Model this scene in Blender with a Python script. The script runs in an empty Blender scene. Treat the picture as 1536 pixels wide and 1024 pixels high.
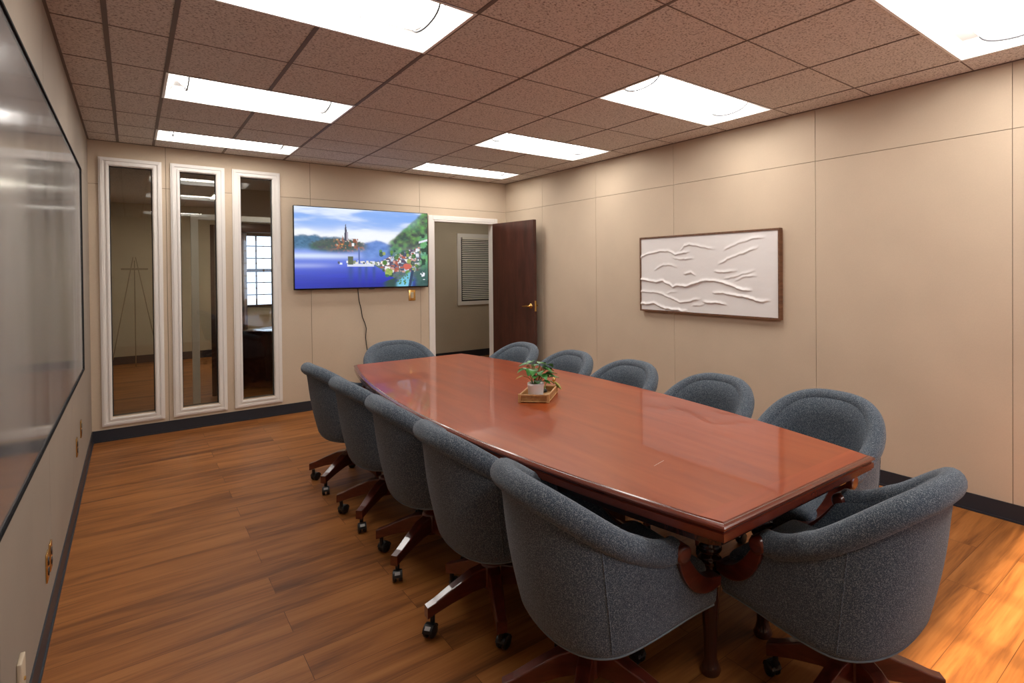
import bpy, bmesh, math, random
import numpy as np
from mathutils import Vector, Matrix
PI = math.pi
random.seed(4)
SC = bpy.context.scene
C = SC.collection

# ------------------------------------------------------------------ camera
cam_d = bpy.data.cameras.new('camera')
cam = bpy.data.objects.new('camera', cam_d); C.objects.link(cam)
Rv = Vector((0.76039016, -0.64941642, -0.00806943)); Uv = Vector((0.01223416, 0.00190004, 0.99992335)); Fv = Vector((0.64935132, 0.7604306, -0.00938984))
M = Matrix(((Rv.x, Uv.x, -Fv.x), (Rv.y, Uv.y, -Fv.y), (Rv.z, Uv.z, -Fv.z))).to_4x4()
M.translation = Vector((0.27863712, -2.93888881, 1.47691724))
cam.matrix_world = M
cam_d.sensor_width = 36.0
cam_d.lens = 833.948 / 1536 * 36
cam_d.shift_x = (768 - 908.97) / 1536
cam_d.shift_y = (414.123 - 512) / 1536
cam_d.clip_start = 0.05
SC.camera = cam

# ------------------------------------------------------------------ light and exposure
SC.view_settings.view_transform = 'Standard'
SC.view_settings.look = 'None'
SC.view_settings.gamma = 1
SC.view_settings.exposure = 0.0
SC.view_settings.use_curve_mapping = False
FIX = 16.0       # troffer diffuser strength
w = bpy.data.worlds.new('sky'); SC.world = w; w.use_nodes = True
bg = w.node_tree.nodes['Background']; bg.inputs[0].default_value = (0.62, 0.75, 1.0, 1); bg.inputs[1].default_value = 3.0
sun_d = bpy.data.lights.new('sun', 'SUN'); sun_d.energy = 20; sun_d.angle = math.radians(2.2); sun_d.color = (1.0, 0.80, 0.55)
sun = bpy.data.objects.new('sun', sun_d); C.objects.link(sun)
sun.rotation_euler = Vector((0.06, 1.0, -0.85)).to_track_quat('-Z', 'Y').to_euler()

# ------------------------------------------------------------------ materials
def nmat(name):
    m = bpy.data.materials.new(name); m.use_nodes = True
    nt = m.node_tree; b = nt.nodes['Principled BSDF']
    return m, nt, b
def N(nt, t, **kw):
    n = nt.nodes.new(t)
    for k, v in kw.items(): setattr(n, k, v)
    return n
def plain(name, col, rough=0.5, metal=0.0, spec=0.5, var=0.0, vs=8.0, bump=0.0, bs=200.0, coat=0.0, emit=None, es=0):
    m, nt, b = nmat(name)
    b.inputs['Base Color'].default_value = (*col, 1); b.inputs['Roughness'].default_value = rough
    b.inputs['Metallic'].default_value = metal; b.inputs['Specular IOR Level'].default_value = spec
    b.inputs['Coat Weight'].default_value = coat; b.inputs['Coat Roughness'].default_value = 0.12
    tc = N(nt, 'ShaderNodeTexCoord')
    if var:
        n = N(nt, 'ShaderNodeTexNoise'); n.inputs['Scale'].default_value = vs; n.inputs['Detail'].default_value = 4
        nt.links.new(tc.outputs['Object'], n.inputs['Vector'])
        r = N(nt, 'ShaderNodeMapRange'); r.inputs[1].default_value = 0.3; r.inputs[2].default_value = 0.7
        r.inputs[3].default_value = 1 - var; r.inputs[4].default_value = 1 + var
        nt.links.new(n.outputs[0], r.inputs[0])
        v = N(nt, 'ShaderNodeVectorMath', operation='SCALE'); v.inputs[0].default_value = col
        nt.links.new(r.outputs[0], v.inputs['Scale']); nt.links.new(v.outputs[0], b.inputs['Base Color'])
    if bump:
        n = N(nt, 'ShaderNodeTexNoise'); n.inputs['Scale'].default_value = bs; n.inputs['Detail'].default_value = 3
        nt.links.new(tc.outputs['Object'], n.inputs['Vector'])
        bp = N(nt, 'ShaderNodeBump'); bp.inputs['Strength'].default_value = bump; bp.inputs['Distance'].default_value = 0.002
        nt.links.new(n.outputs[0], bp.inputs['Height']); nt.links.new(bp.outputs[0], b.inputs['Normal'])
    if emit:
        b.inputs['Emission Color'].default_value = (*emit, 1); b.inputs['Emission Strength'].default_value = es
    return m
def ramp(nt, stops):
    r = N(nt, 'ShaderNodeValToRGB'); e = r.color_ramp.elements
    while len(e) < len(stops): e.new(0.5)
    for q, (p, c) in zip(e, stops): q.position = p; q.color = (*c, 1)
    return r
def wood(name, dark, mid, light, stretch=(1.2, 14, 14), rough=0.3, coat=0.0, scale=3.0, spec=0.5, bump=0.05, coatr=0.1):
    m, nt, b = nmat(name)
    tc = N(nt, 'ShaderNodeTexCoord'); mp = N(nt, 'ShaderNodeMapping'); mp.inputs['Scale'].default_value = stretch
    nt.links.new(tc.outputs['Object'], mp.inputs[0])
    n = N(nt, 'ShaderNodeTexNoise'); n.inputs['Scale'].default_value = scale; n.inputs['Detail'].default_value = 8; n.inputs['Roughness'].default_value = 0.6
    n.inputs['Distortion'].default_value = 0.6
    nt.links.new(mp.outputs[0], n.inputs['Vector'])
    r = ramp(nt, [(0.3, dark), (0.5, mid), (0.72, light)])
    nt.links.new(n.outputs[0], r.inputs[0]); nt.links.new(r.outputs[0], b.inputs['Base Color'])
    b.inputs['Roughness'].default_value = rough; b.inputs['Specular IOR Level'].default_value = spec
    b.inputs['Coat Weight'].default_value = coat; b.inputs['Coat Roughness'].default_value = coatr
    if bump:
        bp = N(nt, 'ShaderNodeBump'); bp.inputs['Strength'].default_value = bump; bp.inputs['Distance'].default_value = 0.002
        nt.links.new(n.outputs[0], bp.inputs['Height']); nt.links.new(bp.outputs[0], b.inputs['Normal'])
    return m
def floor_mat():
    m, nt, b = nmat('plank_floor')
    tc = N(nt, 'ShaderNodeTexCoord')
    br = N(nt, 'ShaderNodeTexBrick'); br.offset = 0.37; br.inputs['Scale'].default_value = 1.0
    br.inputs['Brick Width'].default_value = 1.22; br.inputs['Row Height'].default_value = 0.18
    br.inputs['Mortar Size'].default_value = 0.0012; br.inputs['Mortar Smooth'].default_value = 0.3
    br.inputs['Color1'].default_value = (0, 0, 0, 1); br.inputs['Color2'].default_value = (1, 1, 1, 1); br.inputs['Mortar'].default_value = (0.5, 0.5, 0.5, 1)
    nt.links.new(tc.outputs['Object'], br.inputs['Vector'])
    # a different stretch of grain in every plank
    sh = N(nt, 'ShaderNodeVectorMath', operation='SCALE'); sh.inputs['Scale'].default_value = 7.0
    nt.links.new(br.outputs['Color'], sh.inputs[0])
    ad = N(nt, 'ShaderNodeVectorMath', operation='ADD'); nt.links.new(tc.outputs['Object'], ad.inputs[0]); nt.links.new(sh.outputs[0], ad.inputs[1])
    mp = N(nt, 'ShaderNodeMapping'); mp.inputs['Scale'].default_value = (0.62, 5.6, 1); nt.links.new(ad.outputs[0], mp.inputs[0])
    n1 = N(nt, 'ShaderNodeTexNoise'); n1.inputs['Scale'].default_value = 1.7; n1.inputs['Detail'].default_value = 5; n1.inputs['Roughness'].default_value = 0.55; n1.inputs['Distortion'].default_value = 0.9
    nt.links.new(mp.outputs[0], n1.inputs['Vector'])
    mp2 = N(nt, 'ShaderNodeMapping'); mp2.inputs['Scale'].default_value = (3, 60, 1); nt.links.new(ad.outputs[0], mp2.inputs[0])
    n2 = N(nt, 'ShaderNodeTexNoise'); n2.inputs['Scale'].default_value = 2.0; n2.inputs['Detail'].default_value = 6
    nt.links.new(mp2.outputs[0], n2.inputs['Vector'])
    a1 = N(nt, 'ShaderNodeMath', operation='MULTIPLY'); a1.inputs[1].default_value = 0.22; nt.links.new(n2.outputs[0], a1.inputs[0])
    a2 = N(nt, 'ShaderNodeMath', operation='MULTIPLY_ADD'); a2.inputs[1].default_value = 0.78; nt.links.new(n1.outputs[0], a2.inputs[0]); nt.links.new(a1.outputs[0], a2.inputs[2])
    a3 = N(nt, 'ShaderNodeMath', operation='MULTIPLY_ADD'); a3.inputs[1].default_value = 0.07; nt.links.new(br.outputs['Color'], a3.inputs[0]); nt.links.new(a2.outputs[0], a3.inputs[2])
    r = ramp(nt, [(0.34, (0.11, 0.036, 0.010)), (0.46, (0.215, 0.076, 0.019)), (0.56, (0.31, 0.113, 0.028)), (0.74, (0.41, 0.165, 0.046))])
    nt.links.new(a3.outputs[0], r.inputs[0])
    mx = N(nt, 'ShaderNodeMixRGB', blend_type='MULTIPLY'); mx.inputs[2].default_value = (0.35, 0.3, 0.28, 1)
    nt.links.new(br.outputs['Fac'], mx.inputs[0]); nt.links.new(r.outputs[0], mx.inputs[1]); nt.links.new(mx.outputs[0], b.inputs['Base Color'])
    b.inputs['Roughness'].default_value = 0.45; b.inputs['Specular IOR Level'].default_value = 0.22
    bp = N(nt, 'ShaderNodeBump'); bp.inputs['Strength'].default_value = 0.15; bp.inputs['Distance'].default_value = 0.002
    nt.links.new(a3.outputs[0], bp.inputs['Height']); nt.links.new(bp.outputs[0], b.inputs['Normal'])
    return m
def fabric_mat():
    m, nt, b = nmat('tweed_upholstery')
    tc = N(nt, 'ShaderNodeTexCoord')
    mp = N(nt, 'ShaderNodeMapping'); mp.inputs['Scale'].default_value = (1, 1, 1.5); nt.links.new(tc.outputs['Object'], mp.inputs[0])
    v = N(nt, 'ShaderNodeTexVoronoi'); v.inputs['Scale'].default_value = 330; nt.links.new(mp.outputs[0], v.inputs['Vector'])
    n = N(nt, 'ShaderNodeTexNoise'); n.inputs['Scale'].default_value = 220; n.inputs['Detail'].default_value = 3; nt.links.new(tc.outputs['Object'], n.inputs['Vector'])
    mu = N(nt, 'ShaderNodeMath', operation='ADD'); nt.links.new(v.outputs['Distance'], mu.inputs[0]); nt.links.new(n.outputs[0], mu.inputs[1])
    r = ramp(nt, [(0.5, (0.325, 0.355, 0.375)), (0.85, (0.155, 0.184, 0.212)), (1.1, (0.052, 0.071, 0.096))])
    nt.links.new(mu.outputs[0], r.inputs[0]); nt.links.new(r.outputs[0], b.inputs['Base Color'])
    b.inputs['Roughness'].default_value = 0.95; b.inputs['Specular IOR Level'].default_value = 0.15
    b.inputs['Sheen Weight'].default_value = 0.25; b.inputs['Sheen Roughness'].default_value = 0.5; b.inputs['Sheen Tint'].default_value = (0.85, 0.92, 1, 1)
    bp = N(nt, 'ShaderNodeBump'); bp.inputs['Strength'].default_value = 0.5; bp.inputs['Distance'].default_value = 0.002; bp.invert = True
    nt.links.new(mu.outputs[0], bp.inputs['Height']); nt.links.new(bp.outputs[0], b.inputs['Normal'])
    return m
def wall_mat(name, col):
    m, nt, b = nmat(name)
    tc = N(nt, 'ShaderNodeTexCoord')
    n = N(nt, 'ShaderNodeTexNoise'); n.inputs['Scale'].default_value = 2.2; n.inputs['Detail'].default_value = 3; nt.links.new(tc.outputs['Object'], n.inputs['Vector'])
    n2 = N(nt, 'ShaderNodeTexNoise'); n2.inputs['Scale'].default_value = 130; n2.inputs['Detail'].default_value = 4; nt.links.new(tc.outputs['Object'], n2.inputs['Vector'])
    a = N(nt, 'ShaderNodeMath', operation='MULTIPLY_ADD'); a.inputs[1].default_value = 0.5; nt.links.new(n2.outputs[0], a.inputs[0]); nt.links.new(n.outputs[0], a.inputs[2])
    r = N(nt, 'ShaderNodeMapRange'); r.inputs[1].default_value = 0.5; r.inputs[2].default_value = 1.0; r.inputs[3].default_value = 0.95; r.inputs[4].default_value = 1.05
    nt.links.new(a.outputs[0], r.inputs[0])
    v = N(nt, 'ShaderNodeVectorMath', operation='SCALE'); v.inputs[0].default_value = col; nt.links.new(r.outputs[0], v.inputs['Scale'])
    nt.links.new(v.outputs[0], b.inputs['Base Color'])
    b.inputs['Roughness'].default_value = 0.75; b.inputs['Specular IOR Level'].default_value = 0.25
    bp = N(nt, 'ShaderNodeBump'); bp.inputs['Strength'].default_value = 0.2; bp.inputs['Distance'].default_value = 0.001
    nt.links.new(n2.outputs[0], bp.inputs['Height']); nt.links.new(bp.outputs[0], b.inputs['Normal'])
    return m
def tile_mat():
    m, nt, b = nmat('acoustic_tile')
    tc = N(nt, 'ShaderNodeTexCoord')
    v = N(nt, 'ShaderNodeTexNoise'); v.inputs['Scale'].default_value = 95; v.inputs['Detail'].default_value = 5; v.inputs['Roughness'].default_value = 0.7
    nt.links.new(tc.outputs['Object'], v.inputs['Vector'])
    r = ramp(nt, [(0.38, (0.27, 0.225, 0.20)), (0.46, (0.66, 0.61, 0.57)), (0.6, (0.75, 0.70, 0.655))])
    nt.links.new(v.outputs[0], r.inputs[0]); nt.links.new(r.outputs[0], b.inputs['Base Color'])
    b.inputs['Roughness'].default_value = 0.95; b.inputs['Specular IOR Level'].default_value = 0.1
    bp = N(nt, 'ShaderNodeBump'); bp.inputs['Strength'].default_value = 0.4; bp.inputs['Distance'].default_value = 0.002
    nt.links.new(v.outputs[0], bp.inputs['Height']); nt.links.new(bp.outputs[0], b.inputs['Normal'])
    return m
def glass_mat(name='window_glass', tint=(0.90, 0.91, 0.87), ior=1.5, gain=1.7):
    m = bpy.data.materials.new(name); m.use_nodes = True; nt = m.node_tree; nt.nodes.clear()
    o = N(nt, 'ShaderNodeOutputMaterial'); t = N(nt, 'ShaderNodeBsdfTransparent'); t.inputs[0].default_value = (*tint, 1)
    g = N(nt, 'ShaderNodeBsdfGlossy'); g.inputs['Roughness'].default_value = 0.005
    fr = N(nt, 'ShaderNodeFresnel'); fr.inputs[0].default_value = ior
    mu = N(nt, 'ShaderNodeMath', operation='MULTIPLY'); mu.inputs[1].default_value = gain; nt.links.new(fr.outputs[0], mu.inputs[0])
    mx = N(nt, 'ShaderNodeMixShader'); nt.links.new(mu.outputs[0], mx.inputs[0]); nt.links.new(t.outputs[0], mx.inputs[1]); nt.links.new(g.outputs[0], mx.inputs[2])
    nt.links.new(mx.outputs[0], o.inputs[0])
    return m
def board_mat():
    m, nt, b = nmat('whiteboard_steel')
    tc = N(nt, 'ShaderNodeTexCoord'); mp = N(nt, 'ShaderNodeMapping'); mp.inputs['Scale'].default_value = (1, 1.2, 0.35); nt.links.new(tc.outputs['Object'], mp.inputs[0])
    n = N(nt, 'ShaderNodeTexNoise'); n.inputs['Scale'].default_value = 2.0; n.inputs['Detail'].default_value = 3; n.inputs['Distortion'].default_value = 0.6; nt.links.new(mp.outputs[0], n.inputs['Vector'])
    r = ramp(nt, [(0.4, (0.20, 0.20, 0.20)), (0.6, (0.25, 0.25, 0.25))]); nt.links.new(n.outputs[0], r.inputs[0]); nt.links.new(r.outputs[0], b.inputs['Base Color'])
    r2 = N(nt, 'ShaderNodeMapRange'); r2.inputs[1].default_value = 0.35; r2.inputs[2].default_value = 0.65; r2.inputs[3].default_value = 0.10; r2.inputs[4].default_value = 0.15
    nt.links.new(n.outputs[0], r2.inputs[0]); nt.links.new(r2.outputs[0], b.inputs['Roughness'])
    return m
def screen_mat():
    m, nt, b = nmat('lit_screen')
    at = N(nt, 'ShaderNodeVertexColor'); at.layer_name = 'picture'
    b.inputs['Base Color'].default_value = (0.01, 0.01, 0.01, 1); b.inputs['Roughness'].default_value = 0.25
    nt.links.new(at.outputs[0], b.inputs['Emission Color']); b.inputs['Emission Strength'].default_value = 1.0
    return m

MT = dict(
    wall=wall_mat('wall_vinyl', (0.60, 0.485, 0.36)), wall_shaded=wall_mat('wall_vinyl_shaded', (0.33, 0.275, 0.22)), wall_dim=wall_mat('wall_vinyl_far', (0.52, 0.45, 0.34)), gap=plain('panel_joint', (0.16, 0.12, 0.09), 0.9),
    floor=floor_mat(), tile=tile_mat(), grid=plain('ceiling_tee_bar', (0.16, 0.12, 0.10), 0.6), rubber=plain('cove_base', (0.022, 0.026, 0.036), 0.45),
    white=plain('painted_trim', (0.83, 0.79, 0.74), 0.4), fixw=plain('fixture_enamel', (0.85, 0.85, 0.84), 0.4),
    lip=plain('grey_lip', (0.045, 0.045, 0.05), 0.6), bambood=wood('bamboo_panel', (0.26, 0.12, 0.04), (0.36, 0.18, 0.06), (0.44, 0.24, 0.09), rough=0.5), diff=plain('lamp_diffuser', (0.9, 0.9, 0.9), 0.5, emit=(1.0, 0.955, 0.90), es=FIX),
    fabric=fabric_mat(), piping=plain('piping_thread', (0.16, 0.185, 0.21), 0.9),
    cherry=wood('cherry_top', (0.235, 0.036, 0.008), (0.305, 0.052, 0.010), (0.37, 0.072, 0.015), stretch=(7, 0.7, 7), rough=0.32, coat=0.45, scale=1.5, coatr=0.04, bump=0.0, spec=0.25),
    cherryx=wood('cherry_end_band', (0.27, 0.040, 0.010), (0.34, 0.056, 0.014), (0.41, 0.078, 0.020), stretch=(0.7, 7, 7), rough=0.32, coat=0.45, scale=1.5, coatr=0.04, bump=0.0, spec=0.25),
    cherrye=wood('cherry_moulding', (0.115, 0.018, 0.007), (0.14, 0.023, 0.009), (0.17, 0.03, 0.012), stretch=(2, 0.4, 2), rough=0.25, coat=0.6, bump=0.0),
    mahog=wood('mahogany_base', (0.05, 0.009, 0.006), (0.105, 0.018, 0.010), (0.17, 0.032, 0.015), stretch=(2, 9, 9), rough=0.28, coat=0.6, bump=0.0),
    mahogd=wood('dark_table_leg', (0.02, 0.006, 0.004), (0.045, 0.012, 0.008), (0.08, 0.022, 0.014), stretch=(9, 9, 2), rough=0.2, coat=0.8, bump=0.0),
    matblack=plain('matt_black', (0.012, 0.012, 0.013), 0.8, spec=0.1), black=plain('black_plastic', (0.012, 0.012, 0.013), 0.35), blackm=plain('black_metal', (0.02, 0.02, 0.022), 0.4, metal=0.6),
    tape=plain('grey_pad', (0.42, 0.42, 0.42), 0.6), brass=plain('brass', (0.78, 0.50, 0.17), 0.25, metal=1.0), ivory=plain('ivory_plastic', (0.72, 0.62, 0.42), 0.45),
    door=wood('walnut_door', (0.036, 0.010, 0.006), (0.062, 0.017, 0.011), (0.090, 0.028, 0.017), stretch=(5, 5, 0.8), rough=0.38, coat=0.2),
    canvas=plain('canvas_white', (0.80, 0.77, 0.755), 0.8, bump=0.2, bs=400), walnut=wood('walnut_frame', (0.09, 0.038, 0.018), (0.15, 0.065, 0.03), (0.21, 0.10, 0.05), rough=0.5),
    glass=glass_mat(), glassc=glass_mat('clear_glass', (0.95, 0.97, 1.0), 1.45, 1.0), board=board_mat(), screen=screen_mat(), bezel=plain('bezel', (0.01, 0.01, 0.011), 0.25),
    easelw=plain('easel_wood', (0.26, 0.20, 0.13), 0.6), bamboo=wood('bamboo_tray', (0.42, 0.22, 0.08), (0.56, 0.32, 0.13), (0.66, 0.42, 0.20), rough=0.45), pot=plain('pot_ceramic', (0.96, 0.92, 0.88), 0.35),
    soil=plain('potting_soil', (0.03, 0.02, 0.014), 0.95, bump=0.6, bs=90), leaf=plain('leaf_green', (0.045, 0.20, 0.035), 0.4, var=0.45, vs=25),
    leafy=plain('leaf_yellow_green', (0.32, 0.30, 0.06), 0.5, var=0.3, vs=25), stem=plain('stem_green', (0.12, 0.20, 0.05), 0.6),
    blind=plain('blind_slat', (0.85, 0.80, 0.70), 0.5), tan=plain('tan_plastic', (0.60, 0.50, 0.36), 0.5), curtain=plain('sheer_fabric', (0.55, 0.52, 0.56), 0.9, var=0.1),
    leather=plain('brown_leather', (0.11, 0.04, 0.025), 0.4), dark=plain('dark_grille', (0.02, 0.018, 0.018), 0.7), concrete=plain('blocker_slab', (0.3, 0.28, 0.26), 0.9))

# ------------------------------------------------------------------ mesh helpers
class MB:
    """collects shapes; build() links them as ONE mesh object"""
    def __init__(s): s.v = []; s.f = []; s.m = []; s.sm = []
    def add(s, vs, fs, mi=0, smooth=False):
        o = len(s.v); s.v += [tuple(v) for v in vs]; s.f += [tuple(i + o for i in f) for f in fs]; s.m += [mi] * len(fs); s.sm += [smooth] * len(fs); return s
    def box(s, x0, x1, y0, y1, z0, z1, mi=0):
        vs = [(x, y, z) for x in (x0, x1) for y in (y0, y1) for z in (z0, z1)]
        return s.add(vs, [(0, 1, 3, 2), (4, 6, 7, 5), (0, 4, 5, 1), (2, 3, 7, 6), (0, 2, 6, 4), (1, 5, 7, 3)], mi)
    def rbox(s, x0, x1, y0, y1, z0, z1, r=0.01, seg=3, mi=0):
        bm = bmesh.new(); bmesh.ops.create_cube(bm, size=1)
        for v in bm.verts: v.co = Vector(((x0 + x1) / 2 + v.co.x * (x1 - x0), (y0 + y1) / 2 + v.co.y * (y1 - y0), (z0 + z1) / 2 + v.co.z * (z1 - z0)))
        bmesh.ops.bevel(bm, geom=list(bm.edges), offset=r, segments=seg, affect='EDGES', profile=0.5)
        bm.verts.index_update(); vs = [v.co[:] for v in bm.verts]; fs = [[v.index for v in f.verts] for f in bm.faces]; bm.free()
        return s.add(vs, fs, mi, True)
    def lathe(s, prof, c=(0, 0, 0), n=24, mi=0, axis='z', cap=True):
        vs = []
        for r, z in prof:
            for i in range(n):
                a = 2 * PI * i / n; p = (r * math.cos(a), r * math.sin(a), z)
                if axis == 'x': p = (p[2], p[0], p[1])
                if axis == 'y': p = (p[0], p[2], p[1])
                vs.append((p[0] + c[0], p[1] + c[1], p[2] + c[2]))
        fs = [(j * n + i, j * n + (i + 1) % n, (j + 1) * n + (i + 1) % n, (j + 1) * n + i) for j in range(len(prof) - 1) for i in range(n)]
        s.add(vs, fs, mi, True)
        if cap:
            k = len(prof) - 1
            s.add(vs[:n], [tuple(range(n - 1, -1, -1))], mi); s.add(vs[k * n:], [tuple(range(n))], mi)
        return s
    def tube(s, pts, r, n=8, mi=0, caps=True):
        pts = [Vector(p) for p in pts]; rs = r if isinstance(r, (list, tuple)) else [r] * len(pts); vs = []; prev = None
        for i, p in enumerate(pts):
            t = (pts[min(i + 1, len(pts) - 1)] - pts[max(i - 1, 0)]).normalized()
            if prev is None:
                up = Vector((0, 0, 1)) if abs(t.z) < 0.9 else Vector((1, 0, 0)); a = t.cross(up).normalized()
            else: a = (prev - t * prev.dot(t)).normalized()
            prev = a; b_ = t.cross(a)
            for k in range(n):
                q = 2 * PI * k / n; vs.append(p + (a * math.cos(q) + b_ * math.sin(q)) * rs[i])
        fs = [(j * n + i, j * n + (i + 1) % n, (j + 1) * n + (i + 1) % n, (j + 1) * n + i) for j in range(len(pts) - 1) for i in range(n)]
        s.add(vs, fs, mi, True)
        if caps: s.add(vs[:n], [tuple(range(n))], mi); s.add(vs[-n:], [tuple(range(n))], mi)
        return s
    def build(s, name, mats, parent=None, bevel=0, sub=0, loc=None, autosmooth=None):
        me = bpy.data.meshes.new(name); me.from_pydata(s.v, [], s.f)
        for m in (mats if isinstance(mats, (list, tuple)) else [mats]): me.materials.append(MT[m] if isinstance(m, str) else m)
        me.polygons.foreach_set('material_index', s.m); me.polygons.foreach_set('use_smooth', s.sm)
        bm = bmesh.new(); bm.from_mesh(me); bmesh.ops.recalc_face_normals(bm, faces=bm.faces); bm.to_mesh(me); bm.free()
        me.update()
        o = bpy.data.objects.new(name, me); C.objects.link(o)
        if parent: o.parent = parent
        if loc: o.location = loc
        if bevel:
            md = o.modifiers.new('bevel', 'BEVEL'); md.width = bevel; md.segments = 2; md.limit_method = 'ANGLE'
        if sub:
            md = o.modifiers.new('sub', 'SUBSURF'); md.levels = sub; md.render_levels = sub
        return o
def thing(name, label, cat, loc=(0, 0, 0), rz=0, group=None):
    o = bpy.data.objects.new(name, None); C.objects.link(o); o.empty_display_size = 0.1
    o.location = loc; o.rotation_euler = (0, 0, rz); return tag(o, label, cat, group)
def tag(o, label, cat, group=None):
    o['label'] = label; o['category'] = cat
    if group: o['group'] = group
    return o
def struct(o): o['kind'] = 'structure'; return o
def frame_boxes(mb, axis, a0, a1, z0, z1, d0, d1, wd, mi=0):
    """rectangular ring in the plane across `axis`; a is the running coordinate, d the depth"""
    for (p0, p1, q0, q1) in ((a0, a0 + wd, z0, z1), (a1 - wd, a1, z0, z1), (a0 + wd, a1 - wd, z0, z0 + wd), (a0 + wd, a1 - wd, z1 - wd, z1)):
        if axis == 'y': mb.box(p0, p1, d0, d1, q0, q1, mi)
        else: mb.box(d0, d1, p0, p1, q0, q1, mi)
    return mb

# ------------------------------------------------------------------ the room
W, H, B, FY = 4.16, 2.666, 3.688, -4.70      # width, height, back wall y, front wall y
ZJ = 2.28                                     # height of the horizontal panel joint
G = 0.6096
mb = MB().box(-0.1, 6.6, FY - 0.1, 9.5, -0.08, 0); fl = struct(mb.build('floor', 'floor'))

def panel_wall(name, axis, fixed, sign, joints, a0, a1, holes=(), mat='wall', th=0.1):
    """vinyl-wrapped panels with 3 mm joints over a dark backing; holes = (a0,a1,z0,z1)"""
    mb = MB()
    def put(p0, p1, z0, z1, d0, d1, mi):
        lo, hi = sorted((fixed + sign * d0, fixed + sign * d1))
        if axis == 'y': mb.box(p0, p1, lo, hi, z0, z1, mi)
        else: mb.box(lo, hi, p0, p1, z0, z1, mi)
    def cut(p0, p1, z0, z1, d0, d1, mi):
        rects = [(p0, p1, z0, z1)]
        for (h0, h1, k0, k1) in holes:
            out = []
            for (a, b_, c, d) in rects:
                if h1 <= a or h0 >= b_ or k1 <= c or k0 >= d: out.append((a, b_, c, d)); continue
                if a < h0: out.append((a, h0, c, d))
                if b_ > h1: out.append((h1, b_, c, d))
                m0, m1 = max(a, h0), min(b_, h1)
                if c < k0: out.append((m0, m1, c, k0))
                if d > k1: out.append((m0, m1, k1, d))
            rects = out
        for r in rects: put(*r, d0, d1, mi)
    cut(a0, a1, 0, H + 0.25, 0.006, th, 1)
    js = [a0] + list(joints) + [a1]; g = 0.0018
    for i in range(len(js) - 1):
        p0 = js[i] + (g if i else 0); p1 = js[i + 1] - (g if i < len(js) - 2 else 0)
        cut(p0, p1, 0, ZJ - g, 0, 0.006, 0); cut(p0, p1, ZJ + g, H + 0.02, 0, 0.006, 0)
    return struct(mb.build(name, [mat, 'gap']))
WIN = [(0.068, 0.505), (0.568, 0.99), (1.052, 1.468)]       # outer edges of the three window frames
WZ0, WZ1 = 0.135, 2.52
DX0, DX1, DZ = 3.125, 3.965, 2.125
GW = 0.068
holes = [(a + GW - 0.01, b_ - GW + 0.01, WZ0 + GW - .01 + 0.02, WZ1 - GW + .01) for a, b_ in WIN] + [(DX0, DX1, -1, DZ)]
panel_wall('wall_back', 'y', B, 1, (0.535, 1.755, 2.96), 0, W, holes)
panel_wall('wall_right', 'x', W, 1, (-4.46, -3.24, -2.02, -0.803, 0.62, 1.77, 2.81), FY, B)
panel_wall('wall_left', 'x', 0, -1, (-3.2, -1.98, -0.76, 0.46, 1.68, 2.9), FY, B, mat='wall_shaded')  # same vinyl, darkened: the dimness of this side is in its colour
FWX0, FWX1, FWZ0, FWZ1 = 2.2, 3.98, 0.85, 2.3
panel_wall('wall_front', 'y', FY, -1, (0.5, 1.72, 2.94), 0, W, [(FWX0, FWX1, FWZ0, FWZ1)])

# cove base
def base(name, pts):
    mb = MB()
    for (x0, x1, y0, y1, dx, dy) in pts:
        mb.box(x0, x1, y0, y1, 0, 0.105)
        mb.box(x0 - (0.006 if dx < 0 else 0), x1 + (0.006 if dx > 0 else 0), y0 - (0.006 if dy < 0 else 0), y1, 0, 0.012)
    return struct(mb.build(name, 'rubber'))
base('baseboard_left', [(0, 0.006, FY, B, 1, 0)])
base('baseboard_back', [(0.007, 3.06, B - 0.006, B, 0, -1)])
base('baseboard_right', [(W - 0.006, W, FY, B, -1, 0)])

# ceiling: tiles, tee bars, added slab that keeps sky light from leaking in
XC = [0.0, 0.217, 0.448, 0.976, 1.504, 2.114, 2.723, 3.333, 3.907, W]      # column lines
XL = [0.217, 0.448, 0.976, 1.504, 2.114, 2.723, 3.333, 3.907]
YR = [-4.7] + [k * G for k in range(-7, 5)] + [2.902, 3.349, B]
ys = sorted(set([FY] + [k * G for k in range(-7, 5)] + [2.902, 3.349, B]))
xs = [0.0, 0.448, 0.976, 1.504, 2.114, 2.723, 3.333, 3.907, W]
LROWS = [(-6 * G, -5 * G + 0), (-4 * G, -3 * G), (-G, 0), (2 * G, 3 * G), (2.902, 3.349)]
LCOLS = [(0.448, 1.504), (2.723, 3.907)]
def is_light(xm, ym): return any(a < xm < b_ and c < ym < d and (r_, k_) != (1, 0) for k_, (a, b_) in enumerate(LCOLS) for r_, (c, d) in enumerate(LROWS))
mb = MB(); hb = MB()
for i in range(len(xs) - 1):
    for j in range(len(ys) - 1):
        xm, ym = (xs[i] + xs[i + 1]) / 2, (ys[j] + ys[j + 1]) / 2
        if not is_light(xm, ym):
            tw = 0.0009
            mb.box(xs[i] + tw, xs[i + 1] - tw, ys[j] + tw, ys[j + 1] - tw, H, H + 0.015)
struct(mb.build('ceiling', 'tile', bevel=0))
def cutrows(x):   # stop a bar where it would cross a fixture
    segs = [(FY, B)]
    for a, b_ in LCOLS:
        if a + 0.01 < x < b_ - 0.01:
            segs = []; y = FY
            for c, d in LROWS: segs.append((y, c - 0.0)); y = d
            segs.append((y, B))
    return segs
for x in xs[1:-1] + [0.2]:
    wbar = 0.010 if x < 1.6 else (0.007 if x < 2.3 else 0.005)
    for a, b_ in cutrows(x): hb.box(x - wbar, x + wbar, a, b_, H - 0.003, H + 0.016)
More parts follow.
